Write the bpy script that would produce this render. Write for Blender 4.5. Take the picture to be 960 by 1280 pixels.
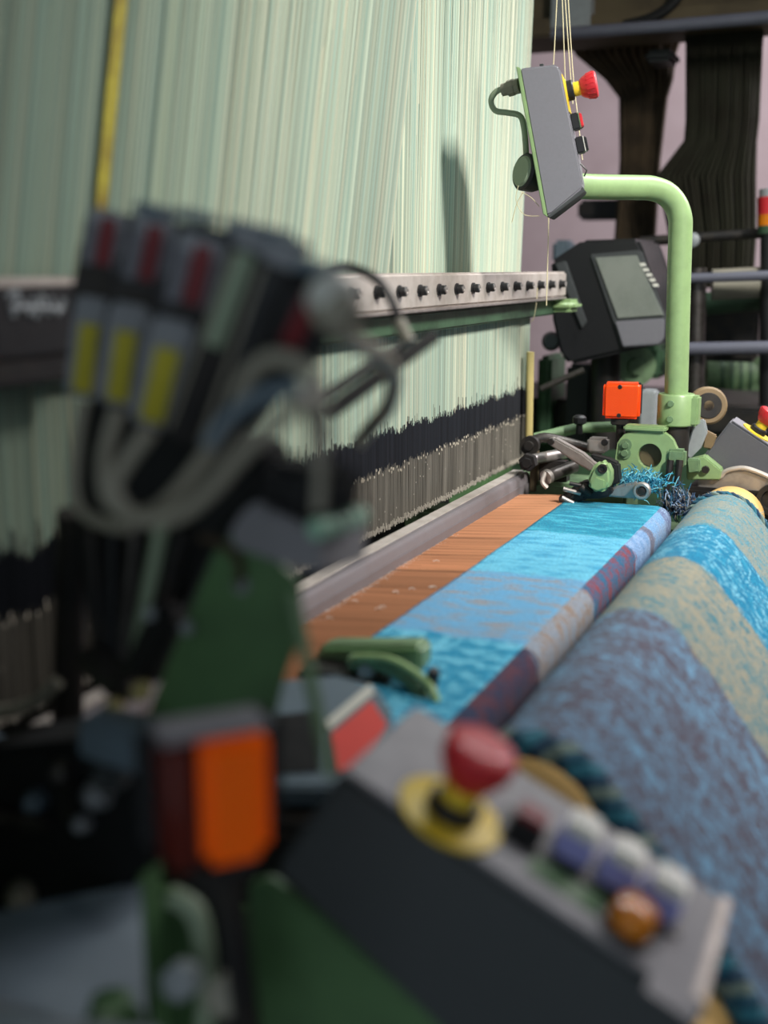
import bpy, bmesh, math, random
from mathutils import Vector, Matrix, noise as mnoise

random.seed(7)
for _o in list(bpy.data.objects):
    bpy.data.objects.remove(_o)
SC = bpy.context.scene
COL = SC.collection
V = Vector

# ------------------------------------------------------------------ camera
FPX = 1450.0
PITCH = math.atan(305 / FPX)
YAW = math.atan(641 / math.hypot(FPX, 305))
CAM = V((0, 0, 1.35))
cd = bpy.data.cameras.new('camera')
cam = bpy.data.objects.new('camera', cd)
COL.objects.link(cam)
cam.location = CAM
cam.rotation_euler = (math.pi / 2 - PITCH, 0, YAW)
cd.sensor_fit = 'VERTICAL'
cd.sensor_height = 36
cd.lens = FPX / 1280 * 36
cd.clip_start = 0.02
cd.dof.use_dof = True
cd.dof.focus_distance = 1.85
cd.dof.aperture_fstop = 2.2
SC.camera = cam

# ------------------------------------------------------------------ world, lamps, exposure
w = bpy.data.worlds.new('hall_air')
SC.world = w
w.use_nodes = True
w.node_tree.nodes['Background'].inputs[0].default_value = (0.78, 0.9, 1.0, 1)
w.node_tree.nodes['Background'].inputs[1].default_value = 0.5


def area(name, loc, target, sx, sy, power, color, spread=180):
    l = bpy.data.lights.new(name, 'AREA')
    l.shape = 'RECTANGLE'
    l.size, l.size_y = sx, sy
    l.energy = power
    l.color = color
    l.spread = math.radians(spread)
    o = bpy.data.objects.new(name, l)
    COL.objects.link(o)
    o.location = loc
    d = V(target) - V(loc)
    o.rotation_euler = d.to_track_quat('-Z', 'Y').to_euler()
    return o


area('fluorescent_over_aisle', (1.15, 0.75, 2.75), (-0.5, 2.1, 1.15), 0.16, 0.5, 16.5, (1.0, 0.96, 0.88), 70)
area('fluorescent_far_hall', (1.6, 4.6, 3.4), (-0.6, 5.6, 1.2), 0.4, 1.6, 165, (1.0, 0.93, 0.95))
area('fluorescent_above_loom', (0.1, 2.4, 2.75), (-0.35, 1.95, 1.0), 0.2, 1.0, 12, (0.96, 1.0, 1.0), 120)
SC.view_settings.view_transform = 'Standard'
SC.view_settings.look = 'None'
SC.view_settings.exposure = 0.0
SC.view_settings.gamma = 1.0
SC.view_settings.use_curve_mapping = False

# ------------------------------------------------------------------ measuring helpers
_F = V((-math.sin(YAW) * math.cos(PITCH), math.cos(YAW) * math.cos(PITCH), -math.sin(PITCH)))
_R = V((math.cos(YAW), math.sin(YAW), 0))
_U = _R.cross(_F)


def ray(px, py):
    return _F * FPX + _R * (px - 480) - _U * (py - 640)


def atx(px, py, x):
    r = ray(px, py)
    return CAM + r * ((x - CAM.x) / r.x)


def aty(px, py, y):
    r = ray(px, py)
    return CAM + r * ((y - CAM.y) / r.y)


def atz(px, py, z):
    r = ray(px, py)
    return CAM + r * ((z - CAM.z) / r.z)


def atp(px, py, p0, n):
    r = ray(px, py)
    return CAM + r * ((V(p0) - CAM).dot(n) / r.dot(n))


def rgb(r, g, b):
    def f(c):
        c /= 255
        return c / 12.92 if c <= 0.04045 else ((c + 0.055) / 1.055) ** 2.4
    return (f(r), f(g), f(b), 1.0)


# ------------------------------------------------------------------ materials
class NT:
    def __init__(self, name):
        self.m = bpy.data.materials.new(name)
        self.m.use_nodes = True
        self.t = self.m.node_tree
        self.b = self.t.nodes['Principled BSDF']

    def n(self, typ, **kw):
        nd = self.t.nodes.new(typ)
        for k, v in kw.items():
            setattr(nd, k, v)
        return nd

    def l(self, a, b):
        self.t.links.new(a, b)

    def math(self, op, a, b=None):
        nd = self.n('ShaderNodeMath', operation=op)
        for i, v in enumerate((a, b)):
            if v is None:
                continue
            if isinstance(v, (int, float)):
                nd.inputs[i].default_value = v
            else:
                self.l(v, nd.inputs[i])
        return nd.outputs[0]

    def mix(self, fac, a, b, blend='MIX'):
        nd = self.n('ShaderNodeMix', data_type='RGBA', blend_type=blend)
        for s, v in ((nd.inputs[0], fac), (nd.inputs[6], a), (nd.inputs[7], b)):
            if isinstance(v, (int, float)):
                s.default_value = v
            elif isinstance(v, tuple):
                s.default_value = v
            else:
                self.l(v, s)
        return nd.outputs[2]

    def noise(self, vec, scale, detail=3, rough=0.5):
        nd = self.n('ShaderNodeTexNoise')
        nd.inputs['Scale'].default_value = scale
        nd.inputs['Detail'].default_value = detail
        nd.inputs['Roughness'].default_value = rough
        if vec is not None:
            self.l(vec, nd.inputs['Vector'])
        return nd.outputs['Fac']

    def mapping(self, vec, scale):
        nd = self.n('ShaderNodeMapping')
        nd.inputs['Scale'].default_value = scale
        self.l(vec, nd.inputs['Vector'])
        return nd.outputs[0]

    def ramp(self, fac, stops, interp='LINEAR'):
        nd = self.n('ShaderNodeValToRGB')
        cr = nd.color_ramp
        cr.interpolation = interp
        while len(cr.elements) > 1:
            cr.elements.remove(cr.elements[-1])
        cr.elements[0].position = stops[0][0]
        cr.elements[0].color = stops[0][1]
        for p, c in stops[1:]:
            e = cr.elements.new(p)
            e.color = c
        self.l(fac, nd.inputs[0])
        return nd.outputs[0]

    def bump(self, h, strength, dist=0.001):
        nd = self.n('ShaderNodeBump')
        nd.inputs['Strength'].default_value = strength
        nd.inputs['Distance'].default_value = dist
        self.l(h, nd.inputs['Height'])
        self.l(nd.outputs[0], self.b.inputs['Normal'])


def mat(name, c, rough=0.5, metal=0.0, wear=None, amount=0.25, scale=60, coat=0.0, bump=0.15, emit=0.0, spec=0.5):
    t = NT(name)
    tc = t.n('ShaderNodeTexCoord').outputs['Object']
    n = t.noise(tc, scale, 5, 0.6)
    w = wear or tuple(min(1, x * 0.55) for x in c[:3]) + (1,)
    f = t.ramp(n, [(0.42, (0, 0, 0, 1)), (0.72, (amount,) * 3 + (1,))])
    t.l(t.mix(f, c, w), t.b.inputs['Base Color'])
    r = t.math('ADD', t.math('MULTIPLY', n, 0.25), rough - 0.12)
    t.l(r, t.b.inputs['Roughness'])
    t.b.inputs['Metallic'].default_value = metal
    t.b.inputs['Coat Weight'].default_value = coat
    t.b.inputs['Specular IOR Level'].default_value = spec
    if bump:
        t.bump(t.noise(tc, scale * 8, 2), bump, 0.0006)
    return t.m


M = {}
M['green'] = mat('machine_green_paint', rgb(138, 166, 116), 0.36, wear=rgb(90, 108, 78), scale=45)
M['green_dk'] = mat('dark_green_paint', rgb(88, 124, 80), 0.5, wear=rgb(56, 78, 54), scale=25, amount=0.4)
M['green_mid'] = mat('mid_green_paint', rgb(110, 138, 102), 0.45, wear=rgb(64, 78, 60), scale=40, amount=0.5)
M['green_bg'] = mat('deep_green_paint', rgb(62, 92, 68), 0.5, wear=rgb(34, 44, 36), scale=20, amount=0.6)
M['grey_box'] = mat('grey_enamel', rgb(118, 118, 126), 0.55, scale=220, amount=0.12, bump=0.4)
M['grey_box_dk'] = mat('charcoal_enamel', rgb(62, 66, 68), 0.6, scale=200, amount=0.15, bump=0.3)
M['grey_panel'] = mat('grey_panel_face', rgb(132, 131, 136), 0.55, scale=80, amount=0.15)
M['steel'] = mat('brushed_steel', rgb(178, 172, 168), 0.42, 0.75, wear=rgb(90, 82, 76), scale=50, amount=0.35)
M['steel_dk'] = mat('oily_steel', rgb(96, 92, 90), 0.4, 0.8, wear=rgb(40, 34, 30), scale=60, amount=0.6)
M['alu'] = mat('dull_aluminium', rgb(190, 182, 176), 0.5, 0.35, wear=rgb(136, 124, 112), scale=30, amount=0.5)
M['reed_metal'] = mat('worn_grey_metal', rgb(118, 113, 117), 0.55, 0.2, wear=rgb(112, 98, 96), scale=18, amount=0.35)
M['black'] = mat('black_plastic', rgb(26, 27, 30), 0.45, scale=90, amount=0.2)
M['black_soft'] = mat('black_rubber', rgb(20, 21, 23), 0.7, scale=70, amount=0.3)
M['dark_iron'] = mat('dark_oily_iron', rgb(40, 39, 40), 0.5, 0.4, wear=rgb(70, 62, 52), scale=30, amount=0.5)
M['red'] = mat('red_plastic', rgb(198, 36, 46), 0.5, scale=40, amount=0.1, coat=0.2)
M['red_dk'] = mat('dull_red_label', rgb(120, 26, 34), 0.5, scale=40, amount=0.2)
M['red_pale'] = mat('faded_red_sticker', rgb(224, 84, 78), 0.5, scale=40, amount=0.2)
M['yellow'] = mat('yellow_plastic', rgb(228, 196, 50), 0.45, scale=40, amount=0.12)
M['yellow_lbl'] = mat('yellow_label_paper', rgb(196, 184, 46), 0.6, scale=60, amount=0.25)
M['yellow_strap'] = mat('yellow_webbing', rgb(176, 164, 48), 0.75, wear=rgb(110, 84, 40), scale=24, amount=0.8)
M['white'] = mat('white_plastic', rgb(214, 214, 206), 0.4, scale=40, amount=0.1)
M['sensor_cable'] = mat('sensor_cable_sheath', rgb(152, 147, 132), 0.5, scale=30, amount=0.15)
M['grey_box_shade'] = mat('shaded_grey_enamel', rgb(90, 90, 96), 0.55, scale=220, amount=0.12, bump=0.4)  # same grey enamel, darkened so the weaker light sits in the colour
M['mint'] = mat('mint_highlight', rgb(160, 204, 178), 0.4, scale=40, amount=0.1)  # highlight on the bracket's edge painted as pale mint
M['sensor_grey'] = mat('sensor_grey_plastic', rgb(142, 145, 150), 0.42, scale=60, amount=0.35)
M['violet'] = mat('violet_legend_plate', rgb(150, 152, 210), 0.4, scale=40, amount=0.1)
M['grey_lt'] = mat('pale_grey_plastic', rgb(150, 156, 160), 0.42, scale=60, amount=0.3)
M['grey_cable'] = mat('grey_cable_sheath', rgb(146, 142, 128), 0.5, scale=30, amount=0.2)
M['green_cable'] = mat('grey_green_cable_sheath', rgb(152, 168, 142), 0.5, scale=30, amount=0.2)
M['beige'] = mat('cream_roller_rubber', rgb(226, 184, 116), 0.5, scale=30, amount=0.15)
M['cream_post'] = mat('cream_post_paint', rgb(196, 180, 120), 0.5, scale=30, amount=0.25)
M['tan_wheel'] = mat('tan_wheel_rim', rgb(128, 108, 80), 0.6, scale=40, amount=0.4)
M['blue_steel'] = mat('blue_grey_paint', rgb(104, 120, 132), 0.5, wear=rgb(84, 96, 104), scale=12, amount=0.5)
M['brown_cord'] = mat('dark_brown_cords', rgb(74, 60, 42), 0.8, wear=rgb(38, 31, 22), scale=16, amount=0.8)
M['olive_cord'] = mat('dark_olive_cords', rgb(48, 48, 34), 0.8, wear=rgb(34, 26, 17), scale=10, amount=0.8)
M['olive_beam'] = mat('brown_ceiling_steel', rgb(92, 80, 58), 0.7, wear=rgb(56, 46, 36), scale=6, amount=0.7)
M['pipe'] = mat('grey_blue_pipe_paint', rgb(100, 102, 116), 0.4, scale=20, amount=0.3)
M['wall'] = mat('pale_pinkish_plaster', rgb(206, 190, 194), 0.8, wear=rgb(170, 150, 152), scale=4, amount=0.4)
M['wall_dk'] = mat('dark_brown_plaster', rgb(90, 82, 74), 0.8, scale=3, amount=0.4)  # dark brown plaster for side walls and ceiling
M['floor'] = mat('dusty_concrete', rgb(96, 94, 88), 0.7, wear=rgb(66, 62, 58), scale=5, amount=0.6)
M['thread'] = mat('cream_thread', rgb(206, 196, 160), 0.7, scale=50, amount=0.1, bump=0)
M['screen'] = mat('grey_green_screen', rgb(130, 136, 130), 0.25, wear=rgb(100, 108, 102), scale=14, amount=0.5)
M['dust'] = mat('white_lint', rgb(214, 204, 196), 0.9, scale=90, amount=0.3)


def lens_mat(name, c, glow=0.0):
    t = NT(name)
    tc = t.n('ShaderNodeTexCoord').outputs['Object']
    wv = t.n('ShaderNodeTexChecker')
    wv.inputs['Scale'].default_value = 420
    t.l(tc, wv.inputs['Vector'])
    t.b.inputs['Base Color'].default_value = c
    t.b.inputs['Roughness'].default_value = 0.22
    t.b.inputs['Transmission Weight'].default_value = 0.35
    t.b.inputs['Subsurface Weight'].default_value = 0.3
    t.b.inputs['Subsurface Radius'].default_value = (0.02, 0.006, 0.002)
    t.bump(wv.outputs['Fac'], 0.4, 0.001)
    t.b.inputs['Emission Color'].default_value = c
    t.b.inputs['Emission Strength'].default_value = glow
    return t.m


M['orange_lens'] = lens_mat('orange_lamp_lens', rgb(255, 84, 12), 0.10)
M['orange_lens_near'] = lens_mat('amber_lamp_lens', rgb(250, 116, 16), 0.07)
M['maroon_shade'] = mat('dark_red_lens_shade', rgb(92, 26, 16), 0.3, scale=40, amount=0.2)
M['orange_knob'] = lens_mat('orange_button_plastic', rgb(250, 150, 24))


def attr_mat(name, rough, bump_scale=None, sheen=0.0, spec=0.3):
    t = NT(name)
    a = t.n('ShaderNodeAttribute', attribute_name='dye')
    t.l(a.outputs['Color'], t.b.inputs['Base Color'])
    t.b.inputs['Roughness'].default_value = rough
    t.b.inputs['Sheen Weight'].default_value = sheen
    t.b.inputs['Specular IOR Level'].default_value = spec
    return t.m


M['cord'] = attr_mat('dyed_harness_cord', 0.6)
M['heddle'] = attr_mat('heddle_wire', 0.45)
M['yarn'] = attr_mat('dyed_yarn', 0.85, sheen=0.2)


# ------------------------------------------------------------------ mesh helpers
class MB:
    def __init__(self):
        self.v, self.f, self.c, self.cur = [], [], [], (1, 1, 1, 1)

    def add(self, vs, fs):
        o = len(self.v)
        self.v += [tuple(p) for p in vs]
        self.c += [self.cur] * len(vs)
        self.f += [tuple(i + o for i in q) for q in fs]
        return self

    def box(self, c, s, rot=None):
        c = V(c)
        h = V(s) / 2
        vs = []
        for dx in (-1, 1):
            for dy in (-1, 1):
                for dz in (-1, 1):
                    p = V((dx * h.x, dy * h.y, dz * h.z))
                    if rot is not None:
                        p = rot @ p
                    vs.append(c + p)
        return self.add(vs, [(0, 1, 3, 2), (4, 6, 7, 5), (0, 4, 5, 1), (2, 3, 7, 6), (0, 2, 6, 4), (1, 5, 7, 3)])

    def box2(self, a, b):
        a, b = V(a), V(b)
        return self.box((a + b) / 2, (abs(b.x - a.x), abs(b.y - a.y), abs(b.z - a.z)))

    def prism(self, pts, off):
        """closed outline of 3-D points, pushed along off"""
        n = len(pts)
        pts = [V(p) for p in pts]
        off = V(off)
        nrm = V((0, 0, 0))
        for i in range(n):
            nrm += pts[i].cross(pts[(i + 1) % n])
        if nrm.dot(off) > 0:
            pts.reverse()
        vs = pts + [p + off for p in pts]
        fs = [tuple(range(n)), tuple(range(2 * n - 1, n - 1, -1))]
        fs += [(i, i + n, (i + 1) % n + n, (i + 1) % n) for i in range(n)]
        return self.add(vs, fs)

    def tube(self, pts, r, n=10, closed=False, caps=True):
        pts = [V(p) for p in pts]
        m = len(pts)
        rr = r if isinstance(r, (list, tuple)) else [r] * m
        vs, fs = [], []
        up = None
        for i, p in enumerate(pts):
            if closed:
                t = pts[(i + 1) % m] - pts[i - 1]
            else:
                t = pts[min(i + 1, m - 1)] - pts[max(i - 1, 0)]
            t.normalize()
            if up is None:
                up = t.orthogonal().normalized()
            up = (up - t * up.dot(t))
            up = up.normalized() if up.length > 1e-6 else t.orthogonal().normalized()
            s = t.cross(up)
            for k in range(n):
                a = 2 * math.pi * k / n
                vs.append(p + (up * math.cos(a) + s * math.sin(a)) * rr[i])
        rings = m if closed else m - 1
        for i in range(rings):
            j = (i + 1) % m
            for k in range(n):
                k2 = (k + 1) % n
                fs.append((i * n + k, i * n + k2, j * n + k2, j * n + k))
        if caps and not closed:
            fs.append(tuple(range(n - 1, -1, -1)))
            fs.append(tuple((m - 1) * n + k for k in range(n)))
        return self.add(vs, fs)

    def cyl(self, a, b, r, r2=None, n=20):
        return self.tube([a, b], [r, r if r2 is None else r2], n)

    def lathe(self, base, axis, prof, n=24):
        """prof: (height, radius) along axis from base"""
        ax = V(axis).normalized()
        base = V(base)
        up = ax.orthogonal().normalized()
        s = ax.cross(up)
        vs, fs = [], []
        for h, r in prof:
            for k in range(n):
                a = 2 * math.pi * k / n
                vs.append(base + ax * h + (up * math.cos(a) + s * math.sin(a)) * max(r, 1e-5))
        for i in range(len(prof) - 1):
            for k in range(n):
                k2 = (k + 1) % n
                fs.append((i * n + k, i * n + k2, (i + 1) * n + k2, (i + 1) * n + k))
        fs.append(tuple(range(n - 1, -1, -1)))
        fs.append(tuple((len(prof) - 1) * n + k for k in range(n)))
        return self.add(vs, fs)

    def build(self, name, m, parent=None, bev=0.0, seg=2, smooth=True, dye=False, clean=True):
        me = bpy.data.meshes.new(name)
        me.from_pydata(self.v, [], self.f)
        if dye:
            a = me.color_attributes.new('dye', 'FLOAT_COLOR', 'POINT')
            flat = [x for c in self.c for x in c]
            a.data.foreach_set('color', flat)
        if clean:
            bm = bmesh.new()
            bm.from_mesh(me)
            if bev:
                es = [e for e in bm.edges if len(e.link_faces) == 2 and e.calc_face_angle(0) > 0.5]
                bmesh.ops.bevel(bm, geom=es, offset=bev, segments=seg, affect='EDGES', clamp_overlap=True)
            bmesh.ops.recalc_face_normals(bm, faces=bm.faces)
            if smooth:
                for f in bm.faces:
                    f.smooth = True
                for e in bm.edges:
                    if len(e.link_faces) == 2 and e.calc_face_angle(0) > 0.7:
                        e.smooth = False
            bm.to_mesh(me)
            bm.free()
        me.materials.append(m if not isinstance(m, str) else M[m])
        o = bpy.data.objects.new(name, me)
        COL.objects.link(o)
        if parent is not None:
            o.parent = parent
            r = parent
            mw = Matrix.Translation(-V(r.location))
            q = r.parent
            while q is not None:
                q = q.parent
            if parent.type == 'EMPTY':
                o.matrix_parent_inverse = mw
        return o


def thing(name, label, cat, loc, group=None):
    o = bpy.data.objects.new(name, None)
    COL.objects.link(o)
    o.empty_display_size = 0.03
    o.location = loc
    o['label'] = label
    o['category'] = cat
    if group:
        o['group'] = group
    return o


def tag(o, label, cat, group=None, kind=None):
    o['label'] = label
    o['category'] = cat
    if group:
        o['group'] = group
    if kind:
        o['kind'] = kind
    return o


def struct(o):
    o['kind'] = 'structure'
    return o


def spline(pts, k=10):
    """Catmull-Rom through 3-D points"""
    pts = [V(p) for p in pts]
    out = []
    for i in range(len(pts) - 1):
        p0, p1, p2, p3 = pts[max(i - 1, 0)], pts[i], pts[i + 1], pts[min(i + 2, len(pts) - 1)]
        for j in range(k):
            t = j / k
            out.append(0.5 * ((2 * p1) + (p2 - p0) * t + (2 * p0 - 5 * p1 + 4 * p2 - p3) * t * t + (3 * p1 - p0 - 3 * p2 + p3) * t ** 3))
    out.append(pts[-1])
    return out


def arc_pts(c, r, a0, a1, u, v, n=12):
    c, u, v = V(c), V(u), V(v)
    return [c + u * (r * math.cos(a0 + (a1 - a0) * i / n)) + v * (r * math.sin(a0 + (a1 - a0) * i / n)) for i in range(n + 1)]


X, Y, Z = V((1, 0, 0)), V((0, 1, 0)), V((0, 0, 1))

# ------------------------------------------------------------------ the hall
struct(MB().box2((-5, -1.5, -0.1), (3.35, 8, 0)).build('floor', 'floor'))
struct(MB().box2((-5, 7.0, 0), (3.2, 7.15, 4.2)).build('wall_back', 'wall'))
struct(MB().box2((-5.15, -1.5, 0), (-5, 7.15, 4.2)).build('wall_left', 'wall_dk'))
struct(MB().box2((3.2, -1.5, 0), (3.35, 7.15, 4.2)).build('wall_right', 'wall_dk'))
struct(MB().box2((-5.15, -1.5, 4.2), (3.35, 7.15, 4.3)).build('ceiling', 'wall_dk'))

# ------------------------------------------------------------------ loom frame (far side frame, near side frame, cross members)
loom = thing('loom_frame', 'green painted frame of the big weaving loom carrying the cloth and rollers', 'loom', (-0.45, 1.3, 0))
# light blockers out of view, then gantry and side frames
MB().box2((-1.10, 0.02, 0.0), (-0.64, 0.28, 3.0)).build('unseen_gantry_post', 'green_dk', loom, 0.01)  # unseen post added to keep ambient light off the near cords
MB().box2((-0.64, 0.34, 0.0), (-0.42, 0.41, 1.25)).build('side_frame_or_blocker', 'green_dk', loom, 0.008)  # unseen panel added to shade the low near cords
MB().box2((-1.10, 2.55, 0.0), (-0.84, 2.75, 3.0)).build('unseen_gantry_post', 'green_dk', loom, 0.01)
MB().box2((-1.15, 0.02, 2.50), (-0.35, 2.75, 2.62)).build('jacquard_head', 'olive_beam', loom, 0.01)
MB().box2((-0.86, 2.02, 0.0), (-0.06, 2.10, 0.90)).build('side_frame_or_blocker', 'green_mid', loom, 0.008)
MB().box2((-0.86, 0.70, 0.0), (-0.34, 0.77, 0.86)).build('side_frame_or_blocker', 'green_dk', loom, 0.008)
MB().box2((-0.70, 0.60, 0.84), (-0.60, 2.06, 0.93)).build('sley_beam', 'dark_iron', loom, 0.004)
MB().box2((-0.52, 0.72, 0.80), (-0.345, 2.04, 0.93)).build('breast_beam', 'dark_iron', loom, 0.006)
MB().box2((-0.62, 1.985, 0.90), (-0.40, 2.10, 0.975)).build('end_casting', 'green_mid', loom, 0.006)
MB().box2((-0.30, 1.99, 0.88), (-0.16, 2.09, 0.985)).build('end_block', 'dark_iron', loom, 0.006)


# ------------------------------------------------------------------ harness cords
def lerp(a, b, t):
    return a + (b - a) * t


PAL = [rgb(184, 196, 172), rgb(170, 192, 178), rgb(200, 206, 184), rgb(154, 184, 174), rgb(226, 220, 196), rgb(184, 192, 162)]


def cord_col(y, z, layer):
    a = mnoise.noise(V((y * 9, layer * 3.1, 0.3))) * 0.5 + 0.5
    b = mnoise.noise(V((y * 60, layer * 7.7, 5.1))) * 0.5 + 0.5
    t = max(0, min(0.999, a * 0.42 + b * 0.2 + 0.06 + 0.07 * y + random.uniform(-0.3, 0.3))) * (len(PAL) - 1)
    i = int(t)
    c = [lerp(PAL[i][k], PAL[i + 1][k], t - i) for k in range(3)]
    g = random.uniform(0.62, 1.14)
    return (c[0] * g, c[1] * g, c[2] * g, 1)


def thread3(mb, pts, r):
    """a thin three sided cord"""
    n = len(pts)
    vs, fs = [], []
    for p in pts:
        vs += [(p[0] + r, p[1], p[2]), (p[0] - r * 0.5, p[1] - r * 0.87, p[2]), (p[0] - r * 0.5, p[1] + r * 0.87, p[2])]
    for i in range(n - 1):
        for k in range(3):
            k2 = (k + 1) % 3
            fs.append((i * 3 + k, i * 3 + k2, i * 3 + 3 + k2, i * 3 + 3 + k))
    mb.add(vs, fs)


Z_BOARD = 1.335
Z_TOP = 2.5


def section(mb, layers, x0, dx, yl, yr, ll, lr, step, r, zlow, open_lo=None, open_hi=None):
    """cords between a left line (y at board, lean) and a right line; near an open edge only one even layer hangs"""
    for L in range(layers):
        x = x0 - dx * L
        n = int((yr - yl) / step)
        for i in range(n):
            t = (i + 0.5 + random.uniform(-0.35, 0.35) + 0.37 * L) / n
            if t > 1:
                continue
            y = lerp(yl, yr, t)
            if (open_hi and y > open_hi) or (open_lo and y < open_lo):
                continue
            lean = lerp(ll, lr, t) + random.uniform(-0.004, 0.004)
            mb.cur = cord_col(y, 0, L + x0 * 10)
            thread3(mb, [(x, y, zlow), (x + random.uniform(-.002, .002), y + lean * (Z_TOP - zlow), Z_TOP)], r)
    a, b = (open_hi, yr) if open_hi else ((yl, open_lo) if open_lo else (0, 0))
    n = int((b - a) / 0.0024)
    for i in range(n):
        y = lerp(a, b, (i + .5) / n)
        lean = lerp(ll, lr, (y - yl) / (yr - yl))
        g = random.uniform(.8, 1.1)
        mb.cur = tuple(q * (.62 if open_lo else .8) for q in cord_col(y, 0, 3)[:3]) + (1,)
        thread3(mb, [(x0, y, zlow), (x0, y + lean * (Z_TOP - zlow), Z_TOP)], .0006)


mb = MB()
section(mb, 4, -0.662, 0.006, 0.35, 1.545, 0.20, 0.270, 0.0016, 0.0006, Z_BOARD, open_hi=1.40)
section(mb, 4, -0.684, 0.004, 1.34, 1.546, 0.22, 0.01, 0.0014, 0.0006, Z_BOARD)
tag(mb.build('harness_cords', 'cord', dye=True, clean=False), 'leaning pale green harness cords above the near half of the beam', 'cords', 'harness cords', 'stuff')
mb = MB()
section(mb, 6, -0.70, 0.008, 1.50, 2.315, 0.02, 0.085, 0.0016, 0.0006, Z_BOARD, open_lo=1.65)
tag(mb.build('harness_cords', 'cord', dye=True, clean=False), 'pale cream and green harness cords above the far half of the beam', 'cords', 'harness cords', 'stuff')
mb = MB()
section(mb, 4, -0.80, 0.012, 0.3, 2.34, 0.06, 0.08, 0.0018, 0.0008, Z_BOARD)
tag(mb.build('harness_cords', 'cord', dye=True, clean=False), 'rear layer of green harness cords glimpsed through the front ones', 'cords', 'harness cords', 'stuff')

# the comber board the cords pass through
board = MB().box2((-0.86, 0.3, 1.318), (-0.655, 2.33, 1.338)).build('comber_board', 'olive_beam', None, 0.002)
tag(board, 'brown perforated comber board behind the metal beam', 'board')

# below the beam: cords, black sleeves, heddle wires
lower, sleeves, heddles, tips = MB(), MB(), MB(), MB()
YB0, YB1 = 0.35, 2.262
for L in range(5):
    x = -0.662 - 0.008 * L
    n = int((YB1 - YB0) / 0.0017)
    for i in range(n):
        y = lerp(YB0, YB1, (i + random.uniform(0.1, 0.9)) / n)
        clump = mnoise.noise(V((y * 23, L * 0.6, 9))) * 0.010
        zt = 1.116 + clump + random.uniform(-0.006, 0.006) + (random.uniform(0, 0.02) if random.random() < .12 else 0)
        zb = 1.064 + clump * 0.6 + random.uniform(-0.006, 0.004)
        lower.cur = cord_col(y, 0, L + 40)
        lower.cur = tuple(k * 0.92 for k in lower.cur[:3]) + (1,)
        thread3(lower, [(x, y, zt), (x, y + 0.002, 1.32)], 0.0006)
        if L < 4:
            g = random.uniform(0.6, 1.5)
            sleeves.cur = (0.012 * g, 0.013 * g, 0.018 * g, 1)
            thread3(sleeves, [(x, y, zb), (x, y, zt)], 0.0009)
        if L < 4:
            g = random.uniform(0.55, 1.35) * (1 + 0.5 * mnoise.noise(V((y * 40, L, 2))))
            heddles.cur = (0.15 * g, 0.138 * g, 0.12 * g, 1)
            thread3(heddles, [(x, y, 0.972 + random.uniform(-.003, .003)), (x + random.uniform(-.001, .001), y, zb)], 0.00045)
            if random.random() < 0.22 and L == 0:
                tips.cur = (0.62, 0.56, 0.46, 1)
                tips.box((x + 0.001, y, zb - random.uniform(0.001, 0.006)), (0.001, 0.0012, 0.0035))
            if random.random() < 0.05 and L == 0:
                tips.cur = (0.5, 0.46, 0.4, 1)
                tips.box((x + 0.001, y, random.uniform(0.99, 1.05)), (0.0007, 0.0008, 0.002))
            if L == 0 and i % 3 == 0:
                tips.cur = (0.46, 0.42, 0.36, 1)
                tips.box((x + 0.001, y, 0.976 + random.uniform(-.003, .003)), (0.0012, 0.0014, 0.008))
hd = tag(heddles.build('heddle_wires', 'heddle', dye=True, clean=False), 'dense grey brown heddle wires hanging down to the reed bar', 'heddles', None, 'stuff')
tag(lower.build('harness_cords', 'cord', dye=True, clean=False), 'pale green harness cords hanging below the metal beam', 'cords', 'harness cords', 'stuff')
tag(sleeves.build('heddle_sleeves', 'heddle', dye=True, clean=False), 'uneven dark band of black sleeves joining cords to heddle wires', 'sleeves', None, 'stuff')
tag(tips.build('heddle_eyes', 'heddle', dye=True, clean=False), 'tiny bright heddle eyes and tips glinting among the wires', 'heddle eyes', None, 'stuff')
bk = MB().box2((-0.86, 0.42, 0.45), (-0.83, 2.27, 1.30)).build('rear_panel', 'black_soft', loom, 0.002)

# yellow strap and cream post
st = [atx(152, -60, -0.655), atx(150, 0, -0.655), atx(137, 130, -0.655), atx(122, 290, -0.655), atx(118, 340, -0.655)]
mb = MB()
for a, b in zip(st[:-1], st[1:]):
    mb.prism([a + Y * .0085, a - Y * .0085, b - Y * .0085, b + Y * .0085], (0.002, 0, 0))
tag(mb.build('yellow_strap', 'yellow_strap'), 'yellow webbing strap running up the near cords', 'strap')
for o_ in (MB().cyl(atx(663, 440, -0.64), atx(661, 556, -0.64), 0.0075, n=14).build('guide_post', 'cream_post'),):
    tag(o_, 'thin cream post at the far edge of the heddle wires', 'post')

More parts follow.
